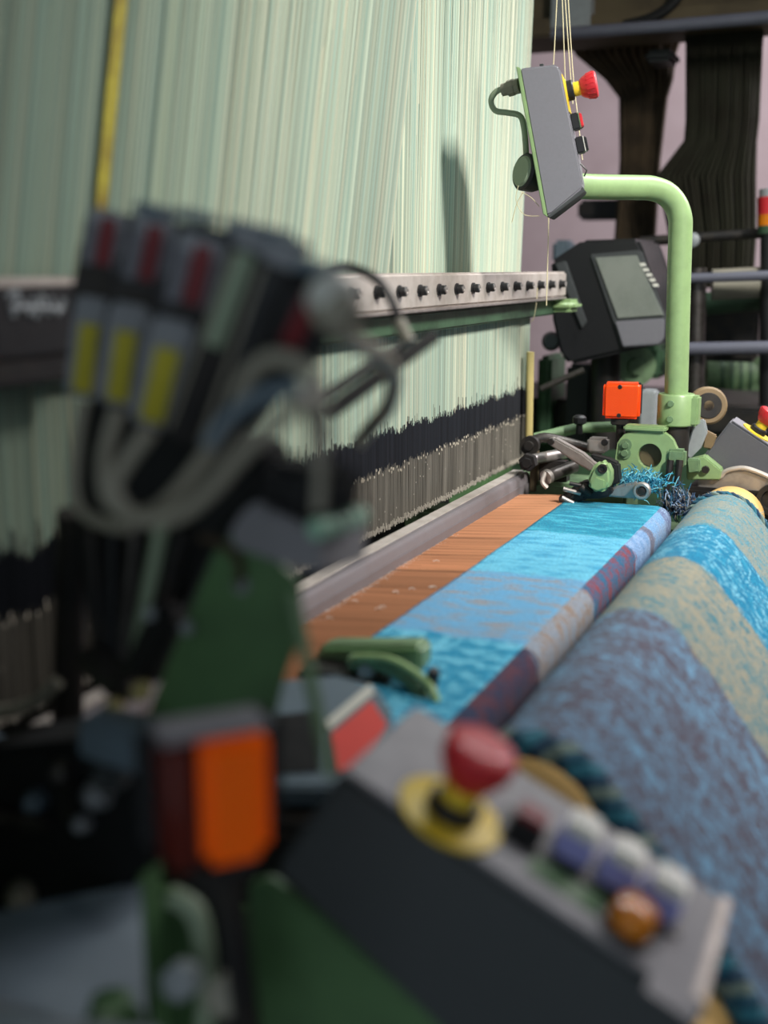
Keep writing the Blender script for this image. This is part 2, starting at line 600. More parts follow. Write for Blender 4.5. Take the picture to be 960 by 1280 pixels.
# ------------------------------------------------------------------ beam with bolts
beam = thing('harness_beam', 'long worn metal beam with a row of black bolts across the cords', 'beam', (-0.63, 1.3, 1.285))
ye = atx(708, 355, -0.62).y
MB().box2((-0.65, 0.30, 1.292), (-0.62, ye, 1.343)).build('bar', 'alu', beam, 0.004, 3)
MB().box2((-0.655, 0.30, 1.288), (-0.617, ye - 0.005, 1.2925)).build('lower_lip', 'steel', beam, 0.001)
MB().box2((-0.660, 0.30, 1.256), (-0.640, ye + 0.02, 1.286)).build('green_rail', 'green_bg', beam, 0.003)  # deep green puts the shadow under the beam into the rail
MB().box2((-0.70, ye - 0.03, 1.262), (-0.595, ye + 0.045, 1.287)).build('rail_end', 'green', beam, 0.01, 3)
y = 1.3304 - 0.0765 * 4
while y < ye - 0.005:
    z = 1.3185
    mb = MB()
    mb.lathe((-0.62, y, z), X, [(0, .0088), (.003, .0088), (.003, .0068), (.011, .0068), (.012, .0058)], 14)
    b = mb.build('bolt', 'black', beam)
    MB().lathe((-0.608, y, z), X, [(0, .005), (.0012, .0048), (.0012, .0026), (.0006, .002)], 12).build('bolt_cap', 'steel', b)
    y += 0.0765
# dark cover with pale lettering on the near part of the beam
cov = thing('beam_cover', 'dark cover plate with pale lettering on the near end of the beam', 'cover', (-0.6, 0.62, 1.28))
MB().box2((-0.618, 0.40, 1.282), (-0.604, 0.80, 1.336)).build('plate', 'black', cov, 0.003)
mb = MB()
for (a, b, c_) in (((8, 372), (22, 366), (16, 396)), ((22, 372), (36, 392), (40, 372)), ((44, 398), (52, 370), (60, 394)), ((64, 372), (72, 392), (80, 374)), ((12, 384), (40, 384), (78, 386))):
    mb.tube(spline([atx(q[0], q[1], -0.6038) for q in (a, b, c_)], 6), 0.0022, 6)
mb.build('lettering', 'grey_lt', cov)
tag(MB().box2((-0.66, 0.40, 1.262), (-0.602, 0.78, 1.281)).build('cover_rail', 'dark_iron', None, 0.003), 'dark rail under the cover plate at the near beam end', 'rail')

# ------------------------------------------------------------------ reed bar, warp sheet
reed = thing('reed_bar', 'worn grey metal reed bar lying along the foot of the heddles', 'bar', (-0.59, 1.3, 0.93))
MB().prism([(-0.606, 0.62, 0.930), (-0.576, 0.62, 0.930), (-0.576, 0.62, 0.984), (-0.580, 0.62, 0.991), (-0.602, 0.62, 0.991), (-0.606, 0.62, 0.987)], (0, 1.375, 0)).build('bar', 'reed_metal', reed, 0.0015)
MB().box2((-0.5765, 0.62, 0.952), (-0.5742, 1.993, 0.975)).build('face_strip', 'reed_metal', reed, 0.0008)
MB().box2((-0.607, 0.62, 0.9908), (-0.588, 1.993, 0.9935)).build('top_strip', 'alu', reed, 0.001)

warp = MB()
ncord = 1100
for L in range(2):
    for i in range(ncord):
        y = lerp(0.80, 1.925, (i + random.uniform(0.15, 0.85)) / ncord)
        g = random.uniform(0.75, 1.12) * (1 + 0.25 * mnoise.noise(V((y * 12, L, 0))))
        if random.random() < 0.03:
            g *= 0.5
        if abs(y - 1.36) < 0.004:
            g *= 0.45
        br = 1.0 if y > 1.36 else 0.82
        warp.cur = (0.56 * g * br, 0.27 * g * br, 0.145 * g * br, 1)
        r = 0.0007
        a = (-0.577, y + random.uniform(-.0012, .0012), 0.9605 + random.uniform(-.0008, .0008) - L * 0.0008)
        b = (-0.468, y + random.uniform(-.0006, .0006), 0.9692 - L * 0.0008)
        vs, fs = [], []
        for p in (a, b):
            vs += [(p[0], p[1], p[2] + r), (p[0], p[1] - r * .87, p[2] - r * .5), (p[0], p[1] + r * .87, p[2] - r * .5)]
        for k in range(3):
            k2 = (k + 1) % 3
            fs.append((k, k2, 3 + k2, 3 + k))
        warp.add(vs, fs)
tag(warp.build('warp_yarns', 'yarn', dye=True, clean=False), 'flat sheet of rust brown warp yarns between reed bar and cloth', 'warp yarns', None, 'stuff')
MB().box2((-0.574, 0.80, 0.930), (-0.468, 1.925, 0.957)).build('shuttle_race', 'olive_beam', loom, 0.001)
lint = MB()
for i in range(420):
    y = random.triangular(1.06, 1.62, 1.2)
    p = V((-0.573 + abs(random.gauss(0, 0.005)), y, 0.9622))
    d = V((random.uniform(-1, 1), random.uniform(-1, 1), random.uniform(0, .5))) * random.uniform(.0008, .003)
    thread3(lint, [p, p + d], 0.0003)
for k in range(9):
    p = V((random.uniform(-.56, -.48), random.uniform(1.1, 1.4), 0.9685))
    lint.tube(spline([p, p + V((.004, .003, .001)), p + V((.008, random.uniform(-.004, .004), 0))], 3), 0.0005, 5)
tag(lint.build('lint', 'dust', clean=False), 'line of white lint gathered along the reed bar foot', 'lint', None, 'stuff')

# ------------------------------------------------------------------ the cloth: flat web, over the breast edge, under, up and over the roller
RX, RZ, RR = -0.222, 0.938, 0.058
prof = [(-0.4745, 0.9700), (-0.42, 0.9700), (-0.36, 0.9702), (-0.325, 0.9700)]
prof += [(-0.325 + 0.022 * math.sin(a), 0.948 + 0.022 * math.cos(a)) for a in [math.radians(k) for k in (15, 30, 45, 60, 75, 90)]]
prof += [(-0.303, 0.93), (-0.302, 0.90), (-0.298, 0.875), (-0.285, 0.868), (-0.276, 0.880)]
a0, a1 = math.radians(185), math.radians(42)
prof += [(RX + RR * math.cos(a0 + (a1 - a0) * k / 20), RZ + RR * math.sin(a0 + (a1 - a0) * k / 20)) for k in range(21)]
ex, ez = prof[-1]
for k in range(1, 15):
    t = k / 14
    ang = math.radians(48 + 14 * t)
    ex += 0.026 * math.cos(ang)
    ez -= 0.026 * math.sin(ang)
    prof.append((ex, ez))
# resample
fine = []
for i in range(len(prof) - 1):
    (xa, za), (xb, zb) = prof[i], prof[i + 1]
    d = math.hypot(xb - xa, zb - za)
    k = max(1, int(d / 0.006))
    for j in range(k):
        fine.append((lerp(xa, xb, j / k), lerp(za, zb, j / k)))
fine.append(prof[-1])
S = [0.0]
for i in range(1, len(fine)):
    S.append(S[-1] + math.hypot(fine[i][0] - fine[i - 1][0], fine[i][1] - fine[i - 1][1]))
i_edge = min(range(len(fine)), key=lambda i: abs(fine[i][0] + 0.318) + abs(fine[i][1] - 0.9695))
S_EDGE = S[i_edge]
i_b = min(range(len(fine)), key=lambda i: abs(fine[i][0] + 0.285) + abs(fine[i][1] - 0.868))
S_UNDER = S[i_b]
Y0, Y1 = 0.80, 1.868
NY = 260
vs, fs, uv = [], [], []
nP = len(fine)
for j in range(NY + 1):
    y = lerp(Y0, Y1, j / NY)
    for i, (x, z) in enumerate(fine):
        yy = y
        a = max(0, min(1, (S[i] - S_UNDER) / 0.1))
        dz = 0.0012 * mnoise.noise(V((x * 14, y * 9, 1))) + 0.0005 * mnoise.noise(V((x * 60, y * 90, 4)))
        edge = min(j, NY - j) / 10
        if edge < 1 and a > 0:
            dz += 0.003 * (1 - edge) * a * (0.6 + mnoise.noise(V((x * 30, y * 3, 7))))
        if i < 3:
            dz -= 0.0008
        if a > 0 and j == 0 or j == NY:
            yy += 0.002 * mnoise.noise(V((S[i] * 60, j, 3)))
        drape = max(0, min(1, (S[i] - S[-1] + 0.36) / 0.36))
        rip = drape * 0.006 * mnoise.noise(V((x * 5, y * 5, 2)))
        vs.append((x + rip, yy, z + dz + rip))
        uv.append((S[i], y))
for j in range(NY):
    for i in range(nP - 1):
        q = j * nP + i
        fs.append((q, q + nP, q + nP + 1, q + 1))


def cloth_mat():
    t = NT('jacquard_cloth')
    at = t.n('ShaderNodeUVMap', uv_map='weave').outputs[0]
    sep = t.n('ShaderNodeSeparateXYZ')
    t.l(at, sep.inputs[0])
    u, v = sep.outputs[0], sep.outputs[1]
    streak = t.mapping(at, (22, 62, 1))     # streaks along the weft direction
    blob = t.mapping(at, (46, 60, 1))
    n_str = t.noise(streak, 1.0, 5, 0.65)
    n_blob = t.noise(blob, 1.0, 4, 0.6)
    n_fine = t.noise(t.mapping(at, (520, 420, 1)), 1.0, 2, 0.8)
    n_grain = t.noise(t.mapping(at, (420, 320, 1)), 1.0, 3, 0.85)
    jit = t.math('MULTIPLY', t.math('SUBTRACT', t.noise(t.mapping(at, (30, 160, 1)), 1.0, 3), 0.5), 0.045)
    vj = t.math('ADD', v, jit)
    lo, hi = 0.75, 1.95
    vn = t.math('DIVIDE', t.math('SUBTRACT', vj, lo), hi - lo)

    def P(y):
        return (y - lo) / (hi - lo)
    # flat web
    fa = t.ramp(vn, [(0, rgb(8, 128, 168)), (P(1.098), rgb(92, 154, 196)), (P(1.365), rgb(96, 178, 208)), (P(1.615), rgb(4, 124, 156))], 'CONSTANT')
    fb = t.ramp(vn, [(0, rgb(100, 180, 208)), (P(1.098), rgb(134, 138, 146)), (P(1.365), rgb(56, 148, 188)), (P(1.615), rgb(58, 162, 188))], 'CONSTANT')
    mask1 = t.ramp(t.math('ADD', t.math('MULTIPLY', n_str, 0.62), t.math('MULTIPLY', n_grain, 0.38)), [(0.505, (0, 0, 0, 1)), (0.55, (1, 1, 1, 1))])
    maskb = t.ramp(t.math('ADD', t.math('MULTIPLY', n_blob, 0.7), t.math('MULTIPLY', n_grain, 0.3)), [(0.48, (0, 0, 0, 1)), (0.54, (1, 1, 1, 1))])
    near_sel = t.ramp(vn, [(0, (1, 1, 1, 1)), (P(1.10), (0, 0, 0, 1))], 'CONSTANT')
    flat = t.mix(t.mix(near_sel, mask1, maskb), fa, fb)
    # strip over the breast edge
    sa = t.ramp(vn, [(0, rgb(36, 48, 76)), (P(1.095), rgb(128, 140, 156)), (P(1.335), rgb(30, 92, 128)), (P(1.58), rgb(104, 140, 182)), (P(1.69), rgb(112, 112, 126)), (P(1.72), rgb(108, 150, 192)), (P(1.82), rgb(92, 104, 140))], 'CONSTANT')
    sb = t.ramp(vn, [(0, rgb(84, 46, 58)), (P(1.095), rgb(134, 116, 104)), (P(1.335), rgb(126, 56, 66)), (P(1.58), rgb(134, 160, 196)), (P(1.69), rgb(84, 92, 120)), (P(1.72), rgb(128, 150, 180))], 'CONSTANT')
    masks = t.ramp(t.math('ADD', t.math('MULTIPLY', n_blob, 0.45), t.math('MULTIPLY', n_grain, 0.55)), [(0.49, (0, 0, 0, 1)), (0.53, (1, 1, 1, 1))])
    strip = t.mix(masks, sa, sb)
    # roller and drape
    ra = t.ramp(vn, [(0, rgb(84, 80, 94)), (P(1.185), rgb(146, 142, 126)), (P(1.43), rgb(2, 112, 152)), (P(1.635), rgb(134, 140, 132))], 'CONSTANT')
    rb = t.ramp(vn, [(0, rgb(108, 152, 186)), (P(1.185), rgb(44, 114, 134)), (P(1.43), rgb(14, 134, 172)), (P(1.635), rgb(66, 134, 154))], 'CONSTANT')
    big = t.noise(t.mapping(at, (12, 24, 1)), 1.0, 4, 0.6)
    r_str = t.noise(t.mapping(at, (44, 120, 1)), 1.0, 5, 0.7)
    r_blob = t.noise(t.mapping(at, (96, 104, 1)), 1.0, 4, 0.65)
    maskr = t.ramp(t.math('ADD', t.math('ADD', t.math('MULTIPLY', r_str, 0.26), t.math('MULTIPLY', r_blob, 0.26)), t.math('ADD', t.math('MULTIPLY', big, 0.16), t.math('MULTIPLY', n_grain, 0.32))), [(0.499, (0, 0, 0, 1)), (0.532, (1, 1, 1, 1))])
    roll = t.mix(maskr, ra, rb)
    vein = t.ramp(t.math('ABSOLUTE', t.math('SUBTRACT', t.noise(t.mapping(at, (34, 40, 1)), 1.0, 3, 0.6), 0.5)), [(0.0, (1, 1, 1, 1)), (0.034, (0, 0, 0, 1))])
    teal_sel = t.ramp(vn, [(0, (0, 0, 0, 1)), (P(1.43), (0.7, 0.7, 0.7, 1)), (P(1.635), (0, 0, 0, 1))], 'CONSTANT')
    roll = t.mix(t.math('MULTIPLY', vein, teal_sel), roll, rgb(150, 210, 226))
    s1 = t.math('GREATER_THAN', u, S_EDGE)
    s2 = t.math('GREATER_THAN', u, S_UNDER)
    c = t.mix(s2, t.mix(s1, flat, strip), roll)
    sp = t.ramp(n_fine, [(0.32, (0.36, 0.36, 0.4, 1)), (0.5, (1, 1, 1, 1)), (0.66, (1.6, 1.6, 1.55, 1))])
    c = t.mix(1.0, c, sp, 'MULTIPLY')
    t.l(c, t.b.inputs['Base Color'])
    t.b.inputs['Roughness'].default_value = 0.82
    t.b.inputs['Sheen Weight'].default_value = 0.06
    t.b.inputs['Specular IOR Level'].default_value = 0.2
    wv = t.n('ShaderNodeTexWave', wave_type='BANDS', bands_direction='Y')
    wv.inputs['Scale'].default_value = 190
    wv.inputs['Distortion'].default_value = 1.5
    wv.inputs['Detail'].default_value = 1
    t.l(at, wv.inputs['Vector'])
    h = t.math('ADD', t.math('MULTIPLY', n_fine, 0.8), t.math('ADD', t.math('MULTIPLY', wv.outputs['Fac'], 0.35), n_grain))
    t.bump(h, 0.75, 0.0016)
    return t.m


me = bpy.data.meshes.new('woven_cloth')
me.from_pydata(vs, [], fs)
ul = me.uv_layers.new(name='weave')
for lp in me.loops:
    ul.data[lp.index].uv = uv[lp.vertex_index]
me.polygons.foreach_set('use_smooth', [True] * len(me.polygons))
me.materials.append(cloth_mat())
cloth = bpy.data.objects.new('woven_cloth', me)
COL.objects.link(cloth)
tag(cloth, 'patterned blue, teal and beige cloth web passing over the rollers', 'cloth')
md = cloth.modifiers.new('thickness', 'SOLIDIFY')
md.thickness = 0.0016
md.offset = -1


def dye_pick(cols):
    c = random.choice(cols)
    g = random.uniform(0.7, 1.2)
    return (c[0] * g, c[1] * g, c[2] * g, 1)


BLUES = [rgb(24, 150, 184), rgb(70, 176, 206), rgb(18, 110, 146), rgb(120, 196, 214)]
NAVY = [rgb(26, 48, 76), rgb(70, 104, 146), rgb(140, 160, 184), rgb(20, 90, 120), rgb(120, 116, 110)]
# selvedge cords twisted along both edges of the roller part
sel = MB()
ro = [i for i in range(nP) if S[i] > S_UNDER + 0.012]
for yb, nm, am in ((Y1, 1, .0045), (Y0, -1, .0085)):
    for strand in range(4):
        pts = []
        for i in ro:
            x, z = fine[i]
            d = V((x - RX, 0, z - RZ))
            nrm = d.normalized() if S[i] < S_UNDER + 0.2 else V((0.72, 0, 0.69))
            a = S[i] * 150 + strand * math.pi / 2
            pts.append(V((x, yb + nm * (0.004 + am * math.cos(a)), z)) + nrm * (0.001 + am * math.sin(a)))
        sel.cur = (rgb(24, 74, 96), rgb(104, 122, 116), rgb(20, 58, 84), rgb(40, 106, 126))[strand]
        sel.tube(pts, am * .75, 6)
    for k in range(3200):
        i = random.choice(ro)
        x, z = fine[i]
        p = V((x, yb, z + 0.001))
        d = V((random.uniform(-1, 1), nm * random.uniform(.2, 1.6), random.uniform(-.4, 1))) * random.uniform(.003, .011)
        sel.cur = dye_pick(NAVY + BLUES[:1])
        thread3(sel, [p, p + d * .5, p + d + V((0, 0, -.002))], 0.0005)
tag(sel.build('selvedge_fringe', 'yarn', dye=True, clean=False), 'twisted blue and beige selvedge fringe along the cloth edges on the roller', 'fringe', None, 'stuff')

# cut-yarn tufts at the far cloth edge
def tuft(px, py, y, n, spread, length, cols, label, sd, lean):
    random.seed(sd)
    c = aty(px, py, y)
    m = MB()
    for k in range(n):
        p = c + V((random.gauss(0, spread[0]), random.gauss(0, spread[1]), random.gauss(0, spread[2]) * .6))
        d = V((random.gauss(lean[0], .5), random.gauss(lean[1], .5), random.gauss(lean[2], .5))).normalized() * length * random.uniform(.5, 1.1)
        m.cur = dye_pick(cols)
        m.tube([p, p + d * .5 + V((0, 0, .002)), p + d], [0.0009, 0.0009, 0.0005], 4, caps=False)
    return tag(m.build('yarn_tuft', 'yarn', dye=True, clean=False), label, 'yarn tuft', None, 'stuff')


tuft(800, 604, 1.90, 520, (.020, .010, .012), .018, BLUES, 'fluffy tuft of bright teal weft ends beside the far temple', 5, (.2, 0, .3))
tuft(848, 634, 1.905, 420, (.012, .010, .016), .024, NAVY, 'dark blue and grey tuft of cut yarn ends between web and roller', 6, (-.1, 0, .9))

# ------------------------------------------------------------------ rollers
def roller(y0, y1, c, r, label, mt='beige'):
    t = thing('cloth_roller', label, 'roller', (c[0], y0, c[1] - r))
    MB().lathe((c[0], y0, c[1]), Y, [(0, r * .9), (.004, r), (y1 - y0 - .004, r), (y1 - y0, r * .9)], 40).build('core', mt, t)
    MB().cyl((c[0], y0 - .035, c[1]), (c[0], y1 + .06, c[1]), .014, n=16).build('shaft', 'steel_dk', t)
    return t


roller(0.775, 1.985, (RX, RZ), RR - 0.003, 'cream roller carrying the patterned cloth, its bare ends showing')
i_l = min(range(nP), key=lambda i: abs(fine[i][0] - (-0.063)) + (0 if S[i] > S_UNDER + .2 else 9))
lx, lz = fine[i_l]
LR = 0.032
d_ = V((fine[i_l + 1][0] - lx, 0, fine[i_l + 1][1] - lz)).normalized()
n_ = V((d_.z, 0, -d_.x))
roller(0.742, 1.9, (lx + n_.x * (LR + .009), lz + n_.z * (LR + .009)), LR, 'lower cream roller under the cloth drape, half seen at the frame corner')

# bearing plate at the far end of the roller
pb = [(872, 598), (898, 599), (906, 592), (918, 588), (935, 588), (965, 600), (1000, 620), (1000, 690), (960, 690), (872, 690)]
brg = thing('bearing_plate', 'curved grey bearing plate behind the far end of the cloth roller', 'bearing', aty(920, 690, 2.0))
MB().prism([aty(px, py, 2.0) for px, py in pb], (0, 0.018, 0)).build('plate', 'steel', brg, 0.002)
rim = spline([aty(px, py - 2, 1.998) for px, py in pb[:7]], 5)
MB().tube(rim, 0.004, 8).build('rim', 'alu', brg)
bc = aty(966, 624, 1.995)
MB().lathe(bc, -Y, [(0, .026), (.012, .026), (.012, .018), (.004, .016)], 24).build('bearing_cup', 'dark_iron', brg)

# ------------------------------------------------------------------ far loom end: mechanisms round the temple
YE = 1.93
# green side plate with a hole
pl = [(772, 552), (780, 543), (790, 540), (828, 540), (840, 548), (848, 566), (848, 596), (838, 608), (772, 612), (768, 580)]
sp_ = thing('side_plate', 'light green cast side plate with a round hole behind the cloth', 'plate', aty(808, 612, YE))
outer = [aty(px, py, YE) for px, py in pl]
hc = aty(812, 570, YE)
hr = 0.020
mb = MB()
N = 40
inner = [hc + X * (hr * math.cos(2 * math.pi * k / N)) + Z * (hr * 1.05 * math.sin(2 * math.pi * k / N)) for k in range(N)]


def hit(d):
    best = None
    for i in range(len(outer)):
        a, b = outer[i] - hc, outer[(i + 1) % len(outer)] - hc
        ax_, az, bx, bz = a.x, a.z, b.x, b.z
        ex_, ez_ = bx - ax_, bz - az
        den = d.x * ez_ - d.z * ex_
        if abs(den) < 1e-12:
            continue
        t = (ax_ * ez_ - az * ex_) / den
        s = (ax_ * d.z - az * d.x) / den
        if t > 0 and -1e-6 <= s <= 1 + 1e-6 and (best is None or t < best):
            best = t
    return hc + d * (best or 0.04)


ring = [hit((p - hc).normalized()) for p in inner]
vsx = inner + ring + [p + Y * .016 for p in inner] + [p + Y * .016 for p in ring]
fsx = []
for k in range(N):
    j = (k + 1) % N
    fsx += [(k, j, N + j, N + k), (2 * N + k, 3 * N + k, 3 * N + j, 2 * N + j), (k, 2 * N + k, 2 * N + j, j), (N + k, N + j, 3 * N + j, 3 * N + k)]
mb.add(vsx, fsx)
mb.build('plate', 'green', sp_)
MB().lathe(hc + Y * .012, Y, [(0, .019), (.004, .019)], 24).build('bore', 'olive_beam', sp_)
for px, py in ((782, 556), (781, 566)):
    MB().lathe(aty(px, py, YE) + Y * .002, -Y, [(0, .011), (.004, .0105), (.004, .006), (.008, .0055)], 16).build('bolt', 'green_mid', sp_)
MB().box(aty(806, 536, YE) + Y * .01, (0.07, 0.03, 0.010)).build('top_flange', 'green', sp_, 0.003)

# lever arms
lev = thing('lever_arm', 'bright steel lever arm sloping down toward the far temple', 'lever', aty(690, 560, 1.93))
p = [aty(684, 549, 1.93), aty(692, 547, 1.93), aty(728, 567, 1.93), aty(746, 582, 1.93), aty(738, 590, 1.93), aty(716, 577, 1.93), aty(686, 556, 1.93)]
MB().prism(p, (0, 0.02, 0)).build('arm', 'steel', lev, 0.003)
MB().lathe(aty(689, 552, 1.93), -Y, [(0, .006), (.004, .0055)], 14).build('pivot', 'dark_iron', lev)
lev2 = thing('link_arm', 'dull steel link arm lying behind the bright lever', 'lever', aty(670, 565, 1.98))
MB().tube(spline([aty(662, 556, 1.98), aty(680, 547, 1.99), aty(720, 556, 2.0), aty(752, 566, 2.0)], 6), 0.009, 10).build('arm', 'steel_dk', lev2)
MB().lathe(aty(664, 556, 1.975), -Y, [(0, .017), (.012, .017), (.012, .009), (.018, .008)], 18).build('hub', 'dark_iron', lev2)
cy = thing('air_cylinder', 'short grey pneumatic cylinder below the lever arm', 'cylinder', aty(700, 590, 1.94))
MB().cyl(aty(684, 596, 1.93), aty(718, 583, 1.99), .011, n=18).build('barrel', 'steel_dk', cy)
MB().cyl(aty(682, 597, 1.925), aty(686, 595, 1.932), .013, n=18).build('end_cap', 'steel', cy)
MB().tube(spline([aty(682, 590, 1.925), aty(678, 602, 1.92), aty(684, 610, 1.92)], 5), .004, 8).build('hook', 'alu', cy)
cy2 = thing('guide_shaft', 'grey guide shaft running out beside the heddle end', 'shaft', aty(680, 568, 1.97))
MB().cyl(aty(664, 575, 1.95), aty(708, 566, 2.05), .010, n=16).build('rod', 'steel', cy2)
MB().lathe(aty(662, 577, 1.945), -Y, [(0, .016), (.016, .016), (.016, .010), (.02, .009)], 6).build('nut', 'dark_iron', cy2)
blk = thing('clamp_block', 'grey metal clamp block with a slotted screw on the loom end', 'clamp', aty(748, 562, 1.99))
MB().box(aty(748, 556, 1.99), (0.034, 0.03, 0.026)).build('block', 'steel', blk, 0.004)
MB().lathe(aty(756, 553, 1.973), -Y, [(0, .006), (.003, .006)], 12).build('screw', 'dark_iron', blk)
rail = thing('end_rail', 'worn green rail with a black knob behind the lever arms', 'rail', aty(720, 560, 2.06))
MB().tube([aty(668, 548, 2.06), aty(722, 535, 2.10), aty(780, 533, 2.12)], 0.010, 12).build('tube', 'green_mid', rail)
kb = aty(724, 538, 2.07)
MB().lathe(kb - Z * .006, Z, [(0, .007), (.012, .006), (.016, .006), (.020, .013), (.030, .013), (.034, .008)], 8).build('knob', 'black', rail)
blk2 = thing('sley_end_block', 'black and rust end block at the foot of the heddles', 'block', aty(690, 610, 1.99))
MB().box2(aty(668, 575, 2.0), aty(712, 622, 2.03)).build('block', 'dark_iron', blk2, 0.003)
MB().box(aty(668, 588, 1.99), (0.012, 0.02, 0.075)).build('post', 'olive_beam', blk2, 0.002)

# far temple: black toothed head, green lever, grey arm with ring
tm = thing('temple', 'black and green temple clamp resting on the far edge of the cloth', 'temple', aty(735, 632, 1.85))
TY = 1.855
body = [(701, 629), (703, 622), (712, 612), (722, 604), (736, 602), (756, 606), (766, 612), (762, 621), (748, 624), (730, 624), (722, 630), (708, 633)]
MB().prism([aty(px, py, TY) for px, py in body], (0, 0.035, 0)).build('body', 'black', tm, 0.004)
for k, (qa, qb, qr) in enumerate((((704, 611), (726, 617), .0040), ((702, 622), (716, 629), .0045), ((726, 608), (738, 618), .006), ((712, 604), (726, 607), .0035))):
    MB().cyl(aty(*qa, TY - .010), aty(*qb, TY - .004), qr, n=12).build('pin', 'steel' if k in (0, 1) else 'dark_iron', tm)
gl = [(736, 594), (741, 583), (748, 577), (757, 578), (763, 590), (763, 602), (759, 613), (748, 617), (738, 613), (733, 604)]
g = MB().prism([aty(px, py, TY - .020) for px, py in gl], (0, 0.03, 0)).build('green_lever', 'green', tm, 0.005, 3)
MB().lathe(aty(753, 586, TY - .020), -Y, [(-.002, .008), (.003, .008), (.003, .005), (.001, .004)], 14).build('screw', 'dark_iron', g)
MB().prism([aty(px, py, TY - .0225) for px, py in [(738, 602), (745, 596), (756, 600), (755, 611), (746, 614), (738, 610)]], (0, 0.004, 0)).build('thumb_pad', 'green', g, 0.0015)
MB().prism([aty(px, py, TY + .01) for px, py in [(736, 568), (760, 574), (772, 580), (774, 604), (764, 608), (760, 586), (742, 576)]], (0, 0.025, 0)).build('hook', 'black_soft', tm, 0.003)
for k in range(6):
    px = 704 + k * 5
    MB().lathe(aty(px, 624 - k * 3.0, TY - .002), V((-.5, -1, .2)), [(-.004, .0075), (.003, .0072), (.003, .004), (.006, .004)], 12).build('ring', 'dark_iron' if k % 2 else 'steel_dk', tm)
arm = thing('eye_link', 'grey steel link ending in a round eye at the web edge', 'link', aty(790, 618, 1.88))
MB().prism([aty(px, py, 1.872) for px, py in [(758, 612), (770, 608), (796, 602), (802, 606), (802, 620), (796, 624), (758, 621)]], (0, 0.012, 0)).build('arm', 'steel', arm, 0.003)
ce = aty(803, 613, 1.868)
MB().lathe(ce, -Y, [(0, .0145), (.008, .0145), (.010, .0125), (.010, .009), (.004, .0085)], 26).build('eye', 'steel', arm)
MB().lathe(ce - Y * .003, -Y, [(0, .007), (.005, .007), (.006, .005)], 12).build('pin', 'dark_iron', arm)

# orange lamp on the far loom end
lf = thing('signal_lamp', 'square bright orange signal lamp on the far loom end', 'lamp', aty(778, 545, 1.99))
LC = aty(777.5, 500, 1.97)
MB().box(LC, (0.062, 0.042, 0.060), Matrix.Rotation(math.radians(10), 3, 'Z')).build('lens', 'orange_lens', lf, 0.005, 3)
MB().box(LC + Y * .024, (0.058, 0.012, 0.056), Matrix.Rotation(math.radians(10), 3, 'Z')).build('housing', 'black', lf, 0.003)
MB().box(LC - Z * .036, (0.030, 0.03, 0.012)).build('foot', 'dark_iron', lf, 0.002)
MB().cyl(LC - Z * .04, LC - Z * .085, .008, n=12).build('stem', 'dark_iron', lf)
for s in (-1, 1):
    MB().lathe(LC + V((0, -.0205, s * .024)), -Y, [(0, .004), (.002, .0035)], 10).build('screw', 'dark_iron', lf)

# green tube arm with collar
ta = thing('tube_arm', 'bent light green tube rising from a collar to hold the control box', 'arm', aty(845, 560, 1.98))
p0 = aty(844, 545, 1.98)
p1 = aty(850, 300, 1.98)
tp = [p0, lerp(p0, p1, .4), lerp(p0, p1, .85)]
cpts = [(850.5, 290, 1.98), (850, 272, 1.979), (844, 255, 1.975), (832, 242, 1.965), (815, 235.5, 1.95), (795, 234.5, 1.93), (760, 234, 1.89), (728, 233, 1.85), (705, 232, 1.825)]
tp += [aty(*c) for c in cpts]
MB().tube(spline(tp, 6), 0.0195, 24).build('tube', 'green', ta)
cc = aty(845, 512, 1.98)
MB().lathe(cc - Z * .026, Z, [(0, .029), (.002, .031), (.050, .031), (.053, .029)], 28).build('collar', 'green', ta)
MB().box(cc + V((.030, 0, 0)), (0.018, 0.03, 0.05)).build('clamp_lug', 'green', ta, 0.003)
for dz in (-.013, .013):
    MB().lathe(cc + V((-.004, -.030, dz)), -Y, [(0, .006), (.003, .005)], 10).build('screw', 'green_mid', ta)
MB().lathe(cc - Z * .085, Z, [(0, .024), (.06, .024)], 20).build('socket', 'dark_iron', ta)

# tan hand wheel behind the collar
hw = thing('hand_wheel', 'worn tan hand wheel behind the green collar', 'wheel', aty(886, 530, 2.12))
wc = aty(884, 507, 2.10)
MB().lathe(wc, V((.35, -1, .1)), [(-.012, .020), (-.012, .030), (-.008, .0335), (.008, .0335), (.012, .030), (.012, .022), (.004, .020), (.004, .010), (.014, .009)], 32).build('rim', 'tan_wheel', hw)
MB().lathe(wc, V((.35, -1, .1)), [(.0125, .023), (.014, .022)], 28).build('face', 'dark_iron', hw)
MB().cyl(wc, wc + Y * .08, .008, n=12).build('axle', 'dark_iron', hw)
# pale plate leaning under the wheel
sh = thing('guard_plate', 'pale scuffed guard plate leaning beside the green collar', 'plate', aty(862, 570, 2.0))
MB().prism([aty(px, py, 2.0) for px, py in [(868, 527), (880, 524), (884, 540), (876, 560), (862, 574), (856, 568), (862, 548)]], (0, .012, 0)).build('plate', 'grey_lt', sh, 0.002)
MB().prism([aty(px, py, 2.02) for px, py in [(882, 538), (896, 545), (890, 562), (878, 560)]], (0, .012, 0)).build('bracket', 'tan_wheel', sh, 0.002)
gb = thing('gusset_bracket', 'light green triangular bracket beside the roller bearing plate', 'bracket', aty(890, 590, 1.99))
MB().prism([aty(px, py, 1.99) for px, py in [(858, 576), (880, 570), (902, 588), (900, 600), (858, 600)]], (0, .03, 0)).build('plate', 'green', gb, 0.002)
MB().lathe(aty(882, 587, 1.988), -Y, [(0, .007), (.004, .006)], 8).build('bolt', 'dark_iron', gb)
